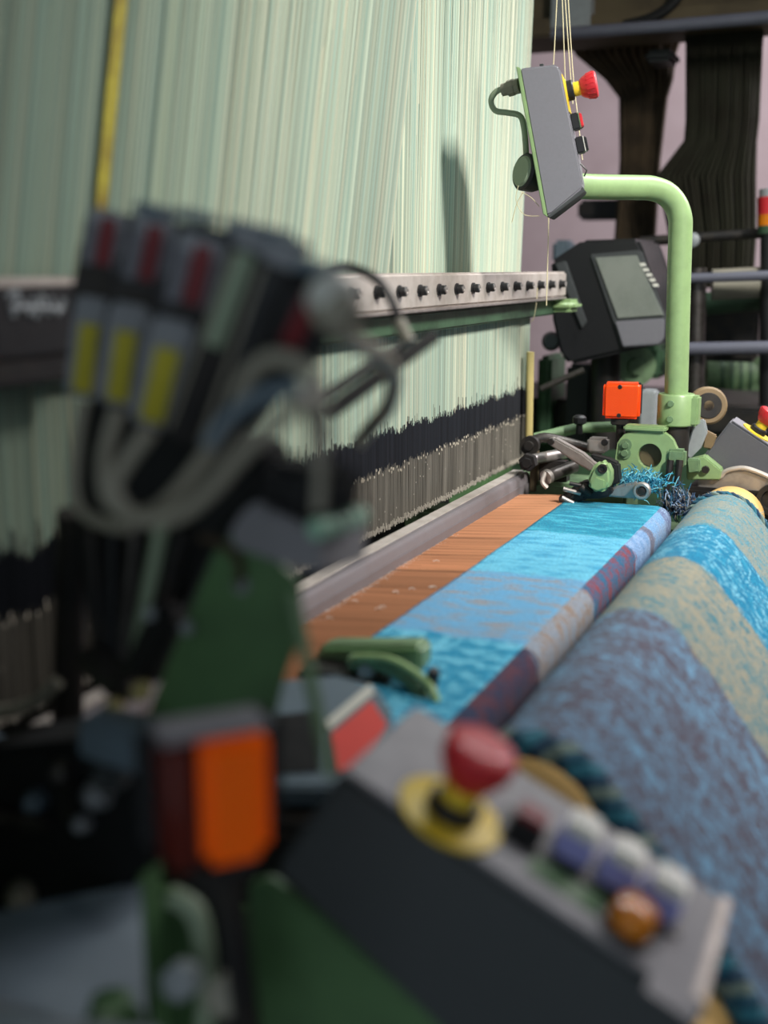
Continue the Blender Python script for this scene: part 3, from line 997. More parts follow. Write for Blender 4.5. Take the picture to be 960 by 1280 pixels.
MB().prism([aty(px, py, 1.975) for px, py in [(858, 574), (874, 574), (876, 590), (860, 592)]], (0, .02, 0)).build('block', 'green_mid', gb, 0.002)
fk = thing('fork_hanger', 'dark oily fork hanger between side plate and roller', 'hanger', aty(845, 610, 1.93))
for dx in (838, 850):
    MB().tube([aty(dx, 575, 1.925), aty(dx - 3, 600, 1.92), aty(dx - 8, 640, 1.915)], [.006, .005, .003], 8).build('tine', 'dark_iron', fk)
MB().box(aty(846, 572, 1.935), (.03, .02, .03)).build('head', 'green_mid', fk, .004)


# ------------------------------------------------------------------ emergency stop buttons
def estop(parent, base, ax, k=1.0, plate_r=0.030, n=26):
    ax = V(ax).normalized()
    base = V(base)
    MB().lathe(base, ax, [(0, plate_r), (.0018, plate_r), (.0022, plate_r - .001)], 32).build('yellow_disc', 'yellow', parent)
    MB().lathe(base + ax * .002, ax, [(0, .015 * k), (.008 * k, .015 * k), (.010 * k, .013 * k)], n).build('black_collar', 'black', parent)
    MB().lathe(base + ax * (.002 + .010 * k), ax, [(0, .0105 * k), (.012 * k, .0105 * k)], n).build('yellow_neck', 'yellow', parent)
    prof = [(0, .012 * k), (.004 * k, .0150 * k), (.012 * k, .0185 * k), (.018 * k, .0200 * k), (.023 * k, .0195 * k), (.025 * k, .017 * k), (.0255 * k, .010 * k)]
    h = MB().lathe(base + ax * (.002 + .020 * k), ax, prof, n).build('red_head', 'red', parent)
    rb = MB()
    up = ax.orthogonal().normalized()
    sd = ax.cross(up)
    for i in range(16):
        a = 2 * math.pi * i / 16
        d = up * math.cos(a) + sd * math.sin(a)
        o_ = base + ax * (.002 + .020 * k)
        rb.tube([o_ + d * .0175 * k + ax * .010 * k, o_ + d * .0198 * k + ax * .021 * k], .0012 * k, 6)
    rb.build('grip_ribs', 'red', h)


def rbtn(parent, base, ax, side, size, h, mts):
    """rectangular push button standing on a face: mts = (housing, cap[, stripe])"""
    ax, side = V(ax).normalized(), V(side).normalized()
    oth = ax.cross(side)
    rot = Matrix((side, oth, ax)).transposed()
    b = MB().box(V(base) + ax * h * .35, (size[0], size[1], h * .7), rot).build('button', mts[0], parent, 0.0015)
    MB().box(V(base) + ax * h * .85, (size[0] * .86, size[1] * .86, h * .3), rot).build('button_cap', mts[1], b, 0.0015)
    if len(mts) > 2:
        MB().box(V(base) + ax * h * .73, (size[0] * .95, size[1] * .95, h * .08), rot).build('coloured_edge', mts[2], b, 0.0003)
    return b


# ------------------------------------------------------------------ far control box on the tube arm
BY = 1.77
BD = V((-math.sin(.19), math.cos(.19), 0))
B0 = aty(700, 88, BY)


def bp(px, py, d=0.0):
    return atp(px, py, B0, BD) + BD * d


cb = thing('control_box', 'grey control box hanging on the green tube arm with red stop button', 'control box', aty(690, 272, BY))
q = [bp(px, py) for px, py in [(649.5, 86), (657, 84.5), (692, 80.5), (698, 82), (701, 90), (729, 231), (727, 236), (690, 267), (683, 270)]]
MB().prism(q, BD * .085).build('body', 'grey_box', cb, 0.0025, 3)
q2 = [bp(px, py, -.002) for px, py in [(645, 83), (650.5, 85), (684.5, 271.5), (679, 268)]]
MB().prism(q2, BD * .09).build('back_plate', 'green', cb, 0.001)
MB().prism([bp(px, py, -.0015) for px, py in [(684, 270.5), (727, 237), (731, 236.5), (730, 240), (687, 272.5)]], BD * .088).build('bottom_edge', 'grey_box_dk', cb, 0.001)
fa_, fb_ = bp(700, 88), bp(730, 234)
fd = (fb_ - fa_).normalized()
fn = fd.cross(BD).normalized()
if fn.x < 0:
    fn = -fn


def on_face(px, py, dy=.034):
    t_ = (bp(px, py) - fa_).dot(fd)
    return fa_ + fd * t_ + BD * dy


MB().box((on_face(703, 103) + on_face(708, 128)) / 2 + fn * .0005, (.0025, .052, .056), Matrix((fn, BD, fd)).transposed()).build('yellow_plate', 'yellow', cb, .0004)
estop(cb, on_face(703, 111) + fn * .001, fn + V((0, .02, -.03)), 1.0, .018)
rbtn(cb, on_face(711, 151), fn, fd, (.024, .026), .017, ('black', 'red', 'green_mid'))
rbtn(cb, on_face(716, 181), fn, fd, (.024, .026), .017, ('black', 'black', 'white'))
MB().tube([on_face(722, 203) + fn * .001, on_face(724, 213) + fn * .008, on_face(727, 219) + fn * .002], .0014, 6).build('wire_clip', 'black', cb)
MB().box(on_face(697, 82) + V((-.02, -.033, .002)), (.006, .004, .003)).build('notch', 'grey_box_dk', cb, .0006)
# cable gland and cable on the back
ga, gb_ = aty(646, 108, BY + .03), aty(630, 112, BY + .03)
gl_ = MB().lathe(ga, gb_ - ga, [(-.004, .0115), (.004, .0115), (.004, .0125), (.014, .0125), (.014, .010), (.024, .0095)], 8).build('cable_gland', 'grey_cable', cb)
MB().tube(spline([aty(632, 111, BY + .03), aty(621, 114, BY + .03), aty(614, 125, BY + .03), aty(619, 138, BY + .03), aty(635, 141, BY + .03), aty(650, 145, BY + .03), aty(655, 160, BY + .03), aty(657.5, 190, BY + .03), aty(657, 214, BY + .03)], 8), .0046, 10).build('cable', 'green_cable', cb)  # pale sheath colour carries light from the left, cap face too
# round cap at the back of the box
wc2 = aty(656, 215, BY + .02)
wa2 = V((-.62, -.76, .16))
MB().lathe(wc2, wa2, [(-.026, .024), (-.018, .0275), (.002, .0285), (.005, .026), (.006, .012)], 28).build('pivot_cap', 'black', cb)
MB().lathe(wc2, wa2, [(.0052, .0235), (.0085, .021), (.009, .012)], 24).build('cap_face', 'green_cable', cb)

# loose thread ends at the cap, cream strings
mb = MB()
mb.tube(spline([aty(654, 240, BY), aty(646, 255, BY), aty(640, 278, BY)], 6), .0007, 5)
mb.tube(spline([aty(648, 232, BY), aty(645, 250, BY), aty(655, 268, BY), aty(674, 270, BY)], 6), .0006, 5)
mb.tube(spline([aty(652, 240, BY), aty(664, 247, BY), aty(674, 258, BY)], 6), .0006, 5)
tag(mb.build('thread_ends', 'thread'), 'curly loose thread ends dangling under the control box', 'threads')
for (pts, lb) in (
        ([(697, -20, 1.90), (693, 60, 1.90), (690, 110, 1.90)], 'leftmost cream string passing behind the control box top'),
        ([(702, -20, 1.90), (705, 60, 1.90), (709, 170, 1.90)], 'thin cream string second from the left behind the control box'),
        ([(705, -20, 1.905), (712, 80, 1.905), (716, 130, 1.905)], 'thin cream string third from the left behind the control box'),
        ([(709, -20, 1.91), (716, 90, 1.91), (722, 145, 1.91), (728, 200, 1.91)], 'rightmost cream string hanging behind the red stop button'),
        ([(686, 255, 1.95), (685, 310, 1.95), (683, 382, 1.95)], 'cream string hanging below the control box before the beam end'),
        ([(672, 360, 2.16), (670, 382, 2.16), (667, 398, 2.16), (663, 402, 2.16)], 'short cream string end curling under the beam end')):
    o = MB().tube(spline([aty(*q_) for q_ in pts], 6), .0009, 5).build('string', 'thread')
    tag(o, lb, 'string', 'cream strings')

# ------------------------------------------------------------------ far right control box, cut by the frame
rb_ = thing('control_box', 'grey sloping control box behind the far roller end', 'control box', aty(905, 600, 2.02))
RY = 2.02
q = [aty(px, py, RY) for px, py in [(913, 526), (1010, 590), (1000, 668), (955, 640), (876, 574)]]
MB().prism(q, (0, .060, 0)).build('body', 'grey_box_shade', rb_, 0.003)
tv = aty(913, 526, RY)
td = (aty(1010, 590, RY) - tv).normalized()
tn = V((-td.z, 0, td.x))
if tn.z < 0:
    tn = -tn
MB().box(tv + td * .08 + tn * .001 + Y * .03, (.155, .056, .002), Matrix((td, Y, tn)).transposed()).build('panel', 'grey_box', rb_, .0005)
eb = tv + td * .046 + Y * .030 + tn * .002
estop(rb_, eb, tn, .95, .026)
rbtn(rb_, tv + td * .092 + Y * .03 + tn * .002, tn, td, (.024, .024), .016, ('black', 'green_mid'))

# ------------------------------------------------------------------ hall behind: monitor terminal
mo = thing('terminal', 'dark boxy operator terminal with tilted grey screen behind the beam', 'terminal', aty(750, 470, 2.75))
MY = 2.62
face = [aty(736, 300, MY + .05), aty(800, 298, MY + .05), aty(834, 402, MY - .02), aty(834, 424, MY - .03), aty(820, 436, MY - .035), aty(772, 436, MY - .03)]
front = [(735, 312), (770, 300), (802, 298), (834, 395), (832, 425), (820, 436), (775, 437), (768, 432)]
MB().prism([aty(px, py, MY) for px, py in [(688, 326), (728, 300), (797, 298), (803, 310), (834, 402), (828, 430), (790, 438), (712, 456), (700, 444), (690, 400)]], (0, .24, 0)).build('housing', 'black', mo, .008)
MB().prism([aty(px, py, MY - .006) for px, py in [(736, 318), (800, 312), (833, 400), (826, 431), (776, 436), (764, 400)]], (0, .02, 0)).build('bezel', 'grey_box_dk', mo, .004)
scr = MB().prism([aty(px, py, MY - .010) for px, py in [(744, 322), (796, 319), (829, 394), (772, 398)]], (0, .008, 0)).build('screen', 'screen', mo, .001)
MB().prism([aty(px, py, MY - .012) for px, py in [(768, 402), (830, 398), (829, 424), (822, 431), (778, 434)]], (0, .012, 0)).build('lower_bezel', 'grey_box', mo, .003)
mb = MB()
for k in range(5):
    mb.prism([aty(px, py, MY - .0112) for px, py in [(799 + k * 4.0, 329 + k * 6.4), (806 + k * 4.0, 328.5 + k * 6.4), (808 + k * 4.0, 332.5 + k * 6.4), (801 + k * 4, 333 + k * 6.4)]], (0, .001, 0))
mb.build('screen_marks', 'white', scr)
MB().prism([aty(px, py, MY + .02) for px, py in [(700, 330), (712, 326), (738, 402), (733, 410)]], (-.004, -.03, 0)).build('side_vent', 'grey_box_dk', mo, .002)
MB().cyl(aty(757, 440, 2.75), aty(757, 560, 2.75), .035, n=16).build('pedestal', 'dark_iron', mo)

# ------------------------------------------------------------------ hall behind: second loom, bundles, pipes
def cords_col(name, pxpts, y, thick, mt, label, n=26):
    """bundle of cords as a tapered fan: list of (left px, right px, py)"""
    m = MB()
    for k in range(n):
        t = k / (n - 1)
        for lay in range(2):
            pts = [aty(lerp(a, b, t), py, y + lay * thick + 0.02 * math.sin(k * 1.7)) for a, b, py in pxpts]
            wpx = max(2.5, max(abs(b - a) for a, b, _ in pxpts) / n * 1.3)
            m.tube(pts, wpx / 1450 * y * .55, 5, caps=False)
    return tag(m.build(name, mt, clean=False), label, 'cords', 'cord bundles of the loom behind', 'stuff')


cords_col('cord_bundle', [(690, 862, 10), (722, 842, 68), (758, 839, 98), (776, 832, 122), (777, 823, 200), (768, 815, 330)], 3.6, .06, 'brown_cord', 'dark brown cord bundle narrowing downward on the loom behind', 44)
cords_col('cord_bundle', [(858, 958, -30), (858, 952, 60), (858, 948, 150), (856, 945, 176), (822, 944, 220), (838, 944, 300), (840, 940, 360)], 3.4, .06, 'olive_cord', 'broad dark olive cord curtain on the loom behind', 64)
cl = thing('ceiling_girder', 'brown steel girder across the top of the hall', 'girder', aty(820, 0, 3.3))
MB().box2(aty(640, -90, 3.3) - X * .3, aty(1040, 32, 3.45) + X * .4).build('web', 'olive_beam', cl, .01)
MB().box2(aty(640, 26, 3.26) - X * .3, aty(1040, 40, 3.5) + X * .4).build('flange', 'olive_beam', cl, .006)
MB().box(aty(716, 8, 3.28), (.11, .05, .12)).build('junction_box', 'grey_lt', cl, .004)
MB().tube(spline([aty(780, 32, 3.25), aty(815, 22, 3.25), aty(845, 0, 3.25), aty(856, -30, 3.25)], 6), .014, 8).build('cable', 'black_soft', cl)
tag(MB().tube([aty(690, 43, 3.2), aty(830, 33, 3.2), aty(1000, 18, 3.2)], .016, 12).build('conduit', 'pipe'), 'grey blue conduit running under the brown girder', 'pipe')
tag(MB().box2(aty(806, 62, 3.30), aty(850, 84, 3.42)).build('motor_box', 'black', None, .01), 'black box fixed where the brown bundle meets the dark curtain', 'box')
sl = thing('signal_tower', 'red, amber and green signal tower at the right frame edge', 'signal light', aty(957, 300, 3.0))
for nm, mt_, ya, yb in (('red_lens', 'red', 246, 268), ('amber_lens', 'yellow', 268, 282), ('green_lens', 'green_bg', 282, 292)):
    MB().cyl(aty(962, ya, 3.0), aty(962, yb, 3.0), .028, n=18).build(nm, mt_ if nm != 'amber_lens' else 'orange_knob', sl)
MB().cyl(aty(962, 236, 3.0), aty(962, 246, 3.0), .024, n=18).build('cap', 'grey_lt', sl)
MB().cyl(aty(962, 292, 3.0), aty(960, 520, 3.0), .022, n=14).build('stem', 'black', sl)
for (a, b, y, r, mt_, lb) in (
        ((800, 302), (960, 291), 3.05, .013, 'dark_iron', 'thin dark rail crossing low behind the green tube'),
        ((858, 348), (1000, 343), 2.9, .012, 'pipe', 'lavender grey pipe right of the green tube'),
        ((850, 436), (1000, 434), 2.9, .016, 'pipe', 'lower grey pipe right of the green tube'),
        ((862, 382), (1000, 368), 3.1, .03, 'green_bg', 'dark green shaft under the cream roll'),
        ((676, 486), (730, 462), 2.5, .007, 'steel_dk', 'thin dark rod behind the cream post')):
    tag(MB().tube([aty(a[0], a[1], y), aty(b[0], b[1], y + .02)], r, 12).build('rail', mt_), lb, 'rail', 'rails of the loom behind')
tag(MB().cyl(aty(890, 356, 3.0), aty(1010, 350, 3.05), .038, n=20).build('yarn_roll', 'grey_cable'), 'cream yarn roll lying among the pipes behind', 'roll')
tag(MB().cyl(aty(872, 335, 2.95), aty(868, 510, 2.95), .022, n=14).build('post', 'steel_dk'), 'grey steel post just right of the green tube', 'post')
tag(MB().lathe(aty(866, 300, 3.02), -Y, [(0, .01), (.004, .018), (.016, .018), (.022, .008)], 14).build('cap_nut', 'grey_lt'), 'pale cap nut on the thin dark rail', 'nut')
gm = thing('drive_motor', 'green drive motor of the loom behind, right of the tube', 'motor', aty(910, 500, 3.5))
md_ = V((1, .25, .05)).normalized()
m0 = aty(878, 468, 3.5)
MB().lathe(m0, md_, [(0, .03), (.01, .065), (.04, .072), (.20, .072), (.22, .05)], 24).build('barrel', 'green_mid', gm)
MB().box(aty(948, 496, 3.55), (.15, .16, .30)).build('gearcase', 'green_mid', gm, .02)
MB().lathe(m0, -md_, [(0, .02), (.03, .018)], 14).build('shaft_end', 'steel_dk', gm)
for k in range(6):
    MB().lathe(m0 + md_ * (.045 + k * .026), md_, [(0, .077), (.008, .077)], 24).build('fin', 'green_bg', gm)
m2 = thing('rear_loom', 'dark green machine bed of the loom behind', 'loom', (-0.6, 3.2, 0))
MB().box2((-1.5, 2.95, 0), (.5, 3.3, .95)).build('bed', 'green_bg', m2, .02)
MB().box2((-1.5, 2.9, .95), (.5, 3.35, 1.02)).build('rail', 'dark_iron', m2, .01)
MB().box2(aty(672, 445, 2.85), aty(705, 545, 3.0)).build('cabinet', 'green_bg', m2, .01)
MB().box2(aty(708, 455, 2.82), aty(752, 545, 2.95)).build('black_cabinet', 'black', m2, .01)
MB().box2(aty(752, 430, 2.95), aty(840, 468, 3.1)).build('cross_head', 'green_bg', m2, .012)
MB().lathe(aty(792, 456, 2.9), V((.4, -1, 0)), [(0, .05), (.03, .05), (.03, .02), (.05, .02)], 22).build('pulley', 'green_mid', m2)
MB().box2(aty(800, 488, 2.5), aty(822, 540, 2.55)).build('pale_panel', 'grey_lt', m2, .004)
MB().lathe(aty(690, 427, 2.8), V((.2, -1, .1)), [(0, .02), (.02, .024), (.04, .016)], 16).build('pale_cap', 'pipe', m2)
MB().box2(aty(690, 300, 3.3), aty(720, 330, 3.4)).build('blue_housing', 'blue_steel', m2, .01)
MB().box2(aty(722, 250, 3.75), aty(800, 275, 3.85)).build('cross_bar', 'dark_iron', m2, .01)
MB().box2(aty(880, 380, 3.2), aty(950, 450, 3.3)).build('dark_housing', 'dark_iron', m2, .01)

# ------------------------------------------------------------------ near loom end: weft sensor stack
def at_seg(a, b, t):
    return lerp(V(a), V(b), t)


SD = V((-.52, .854, 0)).normalized()
ORD = ['first', 'second', 'third']
SPEC = [  # cap top, cap bottom, label top, label bottom, cap width px, depth y
    ((137, 262), (124, 338), (117, 372), (101, 497), 42, .640),
    ((196, 270), (178, 358), (163, 380), (145, 508), 47, .615),
    ((256, 294), (234, 388), (219, 400), (187, 534), 54, .590)]
for k, (c0, c1, l0, l1, wpx, y) in enumerate(SPEC):
    a, b, c, d = aty(*c0, y), aty(*c1, y), aty(*l0, y - .008), aty(*l1, y - .008)
    dd = (a - CAM).dot(_F)
    wd = wpx * 1.3 / 1450 * dd
    t = thing('weft_sensor', '%s yellow labelled weft sensor from the left end of the dark stack' % ORD[k], 'sensor', d, 'weft sensors')
    ax = (b - a).normalized()
    sx = SD.cross(ax).normalized()
    rot = Matrix((sx, SD, ax)).transposed()
    ln = (b - a).length
    m = MB()
    prof = []
    hw_ = wd / 2
    for i in range(13):
        an = math.pi * i / 12
        prof.append(a + ax * hw_ * .85 - ax * hw_ * .85 * math.sin(an) - sx * hw_ * math.cos(an))
    m.prism(prof + [b + sx * hw_, b - sx * hw_], SD * .026)
    m.build('head', 'black', t, .002)
    MB().box(a + ax * ln * .16 + SD * -.0005, (wd * .86, .004, ln * .30), rot).build('pale_cap', 'sensor_grey', t, .0015)
    MB().box(a + ax * ln * .52 + SD * -.002 - sx * wd * .04, (wd * .34, .003, ln * .78), rot).build('red_label', 'red_dk', t, .0008)
    MB().box(a + ax * ln * .58 + SD * -.001 + sx * wd * .30, (wd * .26, .003, ln * .72), rot).build('rib', 'grey_box', t, .0008)
    MB().box(a + ax * ln * .58 + SD * -.001 - sx * wd * .36, (wd * .22, .003, ln * .72), rot).build('rib', 'grey_box', t, .0008)
    ax2 = (d - c).normalized()
    sx2 = SD.cross(ax2).normalized()
    rot2 = Matrix((sx2, SD, ax2)).transposed()
    l2 = (d - c).length
    MB().box((c + d) / 2 + SD * .010, (wd * .82, .018, l2), rot2).build('plug_body', 'sensor_grey', t, .003)
    MB().box((c + d) / 2 + ax2 * l2 * .10 - SD * .0005, (wd * .44, .0035, l2 * .68), rot2).build('yellow_label', 'yellow_lbl', t, .0005)
    MB().box((b + c) / 2 + SD * .014 + sx * wd * .1, (wd * .9, .016, (c - b).length + .03), rot).build('neck', 'dark_iron', t, .002)
    pts = [[(106, 500), (97, 560), (95, 619), (114, 648), (160, 662)],
           [(148, 512), (132, 568), (134, 619), (161, 645), (198, 637), (238, 597), (286, 530), (307, 474), (341, 448), (378, 459), (399, 490), (404, 560)],
           [(187, 538), (150, 590), (145, 619), (172, 648), (220, 645), (264, 612), (300, 570), (344, 528), (388, 494)]][k]
    dy = [.60, .525, .505][k]
    MB().tube(spline([aty(px, py, dy - .03 * i / len(pts)) for i, (px, py) in enumerate(pts)], 7), .0044, 10).build('cable', 'sensor_cable', t)

for k, (c0, c1, wpx, y, lb, mt_) in enumerate((
        ((312, 306), (222, 552), 46, .575, 'long olive grey sensor blade right of the yellow labelled sensors', 'green_cable'),
        ((350, 326), (262, 572), 48, .560, 'long black sensor blade between the olive one and the red tipped one', 'black'))):
    a, b = aty(*c0, y), aty(*c1, y)
    dd = (a - CAM).dot(_F)
    wd = wpx / 1450 * dd
    ax = (b - a).normalized()
    sx = SD.cross(ax).normalized()
    rot = Matrix((sx, SD, ax)).transposed()
    t = thing('weft_sensor', lb, 'sensor', b, 'weft sensors')
    MB().box((a + b) / 2 + SD * .012, (wd, .022, (b - a).length), rot).build('blade', 'dark_iron', t, .003)
    MB().box(at_seg(a, b, .27) - SD * .0006, (wd * .52, .003, (b - a).length * .46), rot).build('face_strip', mt_, t, .0008)
    MB().box(at_seg(a, b, .5) - SD * .0004 + sx * wd * .36, (wd * .12, .003, (b - a).length * .9), rot).build('edge_rib', 'sensor_cable', t, .0008)
    MB().box(a - ax * .003 + SD * .010, (wd * 1.1, .028, .012), rot).build('pale_cap', 'sensor_grey', t, .003)
t = thing('weft_sensor', 'red tipped sensor with pale cap at the right end of the dark stack', 'sensor', aty(370, 440, .54), 'weft sensors')
a, b = aty(404, 368, .545), aty(362, 450, .545)
ax = (b - a).normalized()
sx = SD.cross(ax).normalized()
rot = Matrix((sx, SD, ax)).transposed()
MB().box((a + b) / 2 + SD * .014, (.030, .024, (b - a).length), rot).build('head', 'black', t, .004)
MB().box(at_seg(a, b, .42) - sx * -.004 - SD * .0005, (.010, .005, .034), rot).build('red_label', 'red_dk', t, .001)
MB().lathe(aty(410, 374, .54), V((.8, -.5, .1)), [(-.006, .010), (0, .0125), (.010, .0125), (.014, .009)], 18).build('pale_cap', 'white', t)
MB().lathe(aty(424, 392, .535), V((.9, -.3, -.35)), [(-.008, .012), (.006, .012), (.010, .008)], 16).build('cable_boot', 'sensor_cable', t)
MB().tube(spline([aty(q_[0], q_[1], .54 + .05 * min(k_, 5)) for k_, q_ in enumerate([(428, 418), (452, 432), (478, 446), (492, 470), (486, 506), (466, 532), (446, 556)])], 7), .0056, 10).build('cable', 'sensor_cable', t)
# small ridge of clips along the top of the stack
for k, (px, py, wh) in enumerate(((170, 262, 'between the first and second caps'), (222, 270, 'between the second and third caps'), (285, 284, 'just right of the third cap'), (318, 292, 'on the olive blade'), (338, 306, 'on the black blade'), (372, 334, 'nearest the thin arching cable'))):
    o = MB().box(aty(px, py, .60 - k * .01) + Y * .02, (.022, .02, .007), Matrix.Rotation(.25, 3, 'Y')).build('spring_clip', 'blue_steel', None, .002)
    tag(o, 'blue grey spring clip on the sensor stack ' + wh, 'clip', 'clips on the sensor stack')
# black looping cable with pale sleeve, black rods
t = thing('looped_cable', 'thin black cable arching over the beam with a pale sleeve', 'cable', aty(500, 430, .90))
MB().tube(spline([aty(*q_, .90) for q_ in [(392, 346), (412, 337), (436, 334), (470, 349), (490, 377), (498, 404)]], 7), .0040, 10).build('sheath', 'black', t)
MB().cyl(aty(498, 402, .90), aty(511, 429, .895), .0058, n=12).build('pale_sleeve', 'grey_cable', t)
for (a, b, r, lb) in (((543, 419), (412, 516), .0062, 'black rod end reaching past the pale sleeve toward the heddles'), ((500, 432), (400, 500), .0045, 'thinner dark rod just above the black rod'), ):
    tag(MB().cyl(aty(*a, .88), aty(*b, .80), r, n=12).build('rod', 'black'), lb, 'rod')
tag(MB().tube(spline([aty(*q_, .50) for q_ in [(262, 556), (282, 527), (322, 497), (363, 486), (392, 494)]], 7), .0044, 10).build('cable', 'blue_steel'), 'blue grey cable under the big grey cable loop', 'cable')
tag(MB().tube(spline([aty(*q_, .52) for q_ in [(398, 640), (400, 590), (392, 530), (380, 505)]], 7), .0036, 10).build('cable', 'grey_cable'), 'short grey cable rising out of the black brush', 'cable')

# dark mount carrying the stack
t = thing('sensor_mount', 'dark oily mount with stems carrying the sensor stack', 'mount', aty(160, 860, .62))
MB().prism([aty(px, py, .625) for px, py in [(96, 505), (150, 500), (240, 540), (330, 560), (330, 610), (262, 690), (205, 800), (170, 872), (118, 850), (92, 700)]], (0, .035, 0)).build('web', 'black_soft', t, .004)
MB().prism([aty(px, py, .668) for px, py in [(118, 282), (160, 268), (290, 292), (400, 340), (400, 430), (300, 545), (150, 530), (112, 500)]], (0, .012, 0)).build('back_plate', 'black_soft', t, .002)
for k, (a, b) in enumerate((((112, 640), (128, 840)), ((140, 650), (140, 850)), ((170, 650), (152, 850)), ((205, 640), (165, 850)), ((228, 660), (176, 840)))):
    MB().cyl(aty(*a, .610), aty(*b, .612), .0055, n=10).build('stem', ['dark_iron', 'black', 'steel_dk', 'green_cable', 'dark_iron'][k], t)
MB().box(aty(136, 842, .60), (.045, .02, .022), Matrix.Rotation(.6, 3, 'Y')).build('joint', 'steel_dk', t, .005)
MB().box(aty(195, 800, .60), (.022, .02, .058), Matrix.Rotation(.5, 3, 'Y')).build('damper', 'dark_iron', t, .005)
for px, py in ((190, 766), (236, 784)):
    MB().lathe(aty(px, py, .592), -Y, [(0, .0045), (.004, .004)], 10).build('bolt', 'grey_lt', t)
MB().cyl(aty(92, 640, .66), aty(84, 900, .68), .012, n=12).build('column', 'dark_iron', t)
for q_ in ((140, 886), (174, 866)):
    MB().lathe(aty(*q_, .59), V((.7, -.4, .5)), [(-.006, .004), (0, .0065), (.008, .006), (.012, .003)], 10).build('brass_fitting', 'cream_post', t)

# green stand plate with grey bracket and black brush
t = thing('stand_plate', 'broad dark green plate holding the grey bracket below the sensor stack', 'plate', aty(270, 890, .60))
MB().prism([aty(px, py, .60) for px, py in [(268, 690), (300, 655), (372, 728), (374, 790), (352, 850), (338, 905), (180, 905), (205, 838)]], (0, .006, 0)).build('plate', 'green_dk', t, .001)
MB().lathe(aty(304, 732, .598), -Y, [(0, .005), (.004, .0045)], 12).build('bolt', 'grey_lt', t)
MB().tube(spline([aty(*q_, .596) for q_ in [(250, 672), (275, 680), (298, 700), (300, 735)]], 5), .003, 8).build('rusty_wire', 'brown_cord', t)
b_ = thing('bracket', 'grey folded bracket with painted mint highlight edge under the black brush', 'bracket', aty(370, 700, .59))
MB().prism([aty(px, py, .585) for px, py in [(302, 640), (318, 628), (372, 655), (398, 664), (398, 716), (372, 712), (292, 684), (286, 664)]], (0, .008, 0)).build('web', 'grey_panel', b_, .001)
MB().prism([aty(396, 662, .585), aty(396, 716, .585), aty(448, 700, .66), aty(450, 650, .66)], (.003, .003, 0)).build('side_web', 'grey_panel', b_, .0006)
MB().tube([aty(394, 662, .578), aty(424, 654, .60), aty(450, 644, .63)], .0062, 10).build('mint_highlight_edge', 'mint', b_)
for q_ in ((432, 640), (444, 643)):
    MB().lathe(aty(*q_, .63), Z, [(-.002, .003), (.002, .003), (.003, .002)], 10).build('rivet', 'steel', b_)
br = thing('brush', 'black bristle brush block sitting on the grey bracket', 'brush', aty(388, 655, .60))
MB().box(aty(388, 608, .605), (.052, .03, .026), Matrix.Rotation(.10, 3, 'Y')).build('block', 'black_soft', br, .006)
mb = MB()
random.seed(21)
bc_ = aty(388, 622, .605)
for k in range(700):
    p = bc_ + V((random.uniform(-.027, .027), random.uniform(-.016, .016), random.uniform(-.006, .012)))
    d = V((random.uniform(-.5, .5), random.uniform(-.5, .5), random.choice((-1, -1, 1)))).normalized() * random.uniform(.008, .018)
    thread3(mb, [p, p + d], .0006)
bo = mb.build('bristles', 'black_soft', br, clean=False)
bo['kind'] = 'stuff'
tag(MB().cyl(aty(366, 742, .58), aty(412, 968, .57), .0042, n=12).build('rod', 'green_mid'), 'thin green rod sloping down right of the green stand plate', 'rod')

# near temple and its tray
t = thing('temple', 'green temple bracket with curved arm resting over the near cloth edge', 'temple', aty(460, 850, .98))
MB().prism([aty(px, py, .97) for px, py in [(396, 812), (404, 806), (522, 806), (527, 812), (526, 838), (520, 842), (404, 836), (396, 830)]], (0, .028, 0)).build('bar', 'green_mid', t, .004)
MB().prism([aty(px, py, .965) for px, py in [(404, 812), (520, 812), (520, 816), (404, 817)]], (0, .004, 0)).build('groove', 'green_dk', t, .0005)
MB().tube(spline([aty(*q_) for q_ in [(440, 828, .95), (478, 830, .945), (506, 844, .94), (526, 866, .93), (534, 900, .92)]], 7), .0085, 12).build('curved_arm', 'green_mid', t)
MB().tube(spline([aty(*q_) for q_ in [(444, 822, .94), (484, 824, .935), (514, 838, .93), (540, 862, .92), (550, 900, .915)]], 7), .004, 10).build('curved_rib', 'green', t)
MB().lathe(aty(541, 846, .93), V((.3, -.3, 1)), [(-.01, .006), (.006, .006), (.009, .004)], 12).build('black_knob', 'black', t)
MB().lathe(aty(458, 840, .94), V((0, -1, .3)), [(-.004, .008), (.004, .007)], 12).build('washer', 'grey_lt', t)
MB().box(aty(438, 846, .955), (.09, .05, .018)).build('foot', 'dark_iron', t, .004)
ty = thing('side_cover', 'blue grey cover with faded red sticker beside the green rod', 'cover', aty(400, 950, .80))
cp, cn = aty(430, 920, .79), V((.25, -.50, .83)).normalized()


def slope(px, py, h=0.0):
    return atp(px, py, cp, cn) + cn * h


MB().prism([slope(*q_) for q_ in [(338, 850), (420, 842), (470, 856), (492, 890), (460, 985), (336, 985)]], cn * -.03).build('housing', 'blue_steel', ty, .003)
MB().prism([slope(*q_, .0012) for q_ in [(414, 918), (464, 876), (484, 906), (452, 958), (422, 966)]], cn * -.0012).build('red_sticker', 'red_pale', ty, .0003)
MB().prism([slope(*q_, .002) for q_ in [(406, 903), (462, 856), (469, 866), (412, 914)]], cn * -.002).build('pale_strip', 'white', ty, .0003)
MB().prism([slope(*q_, .0015) for q_ in [(346, 895), (392, 890), (398, 965), (346, 968)]], cn * -.0015).build('dark_recess', 'black', ty, .0003)

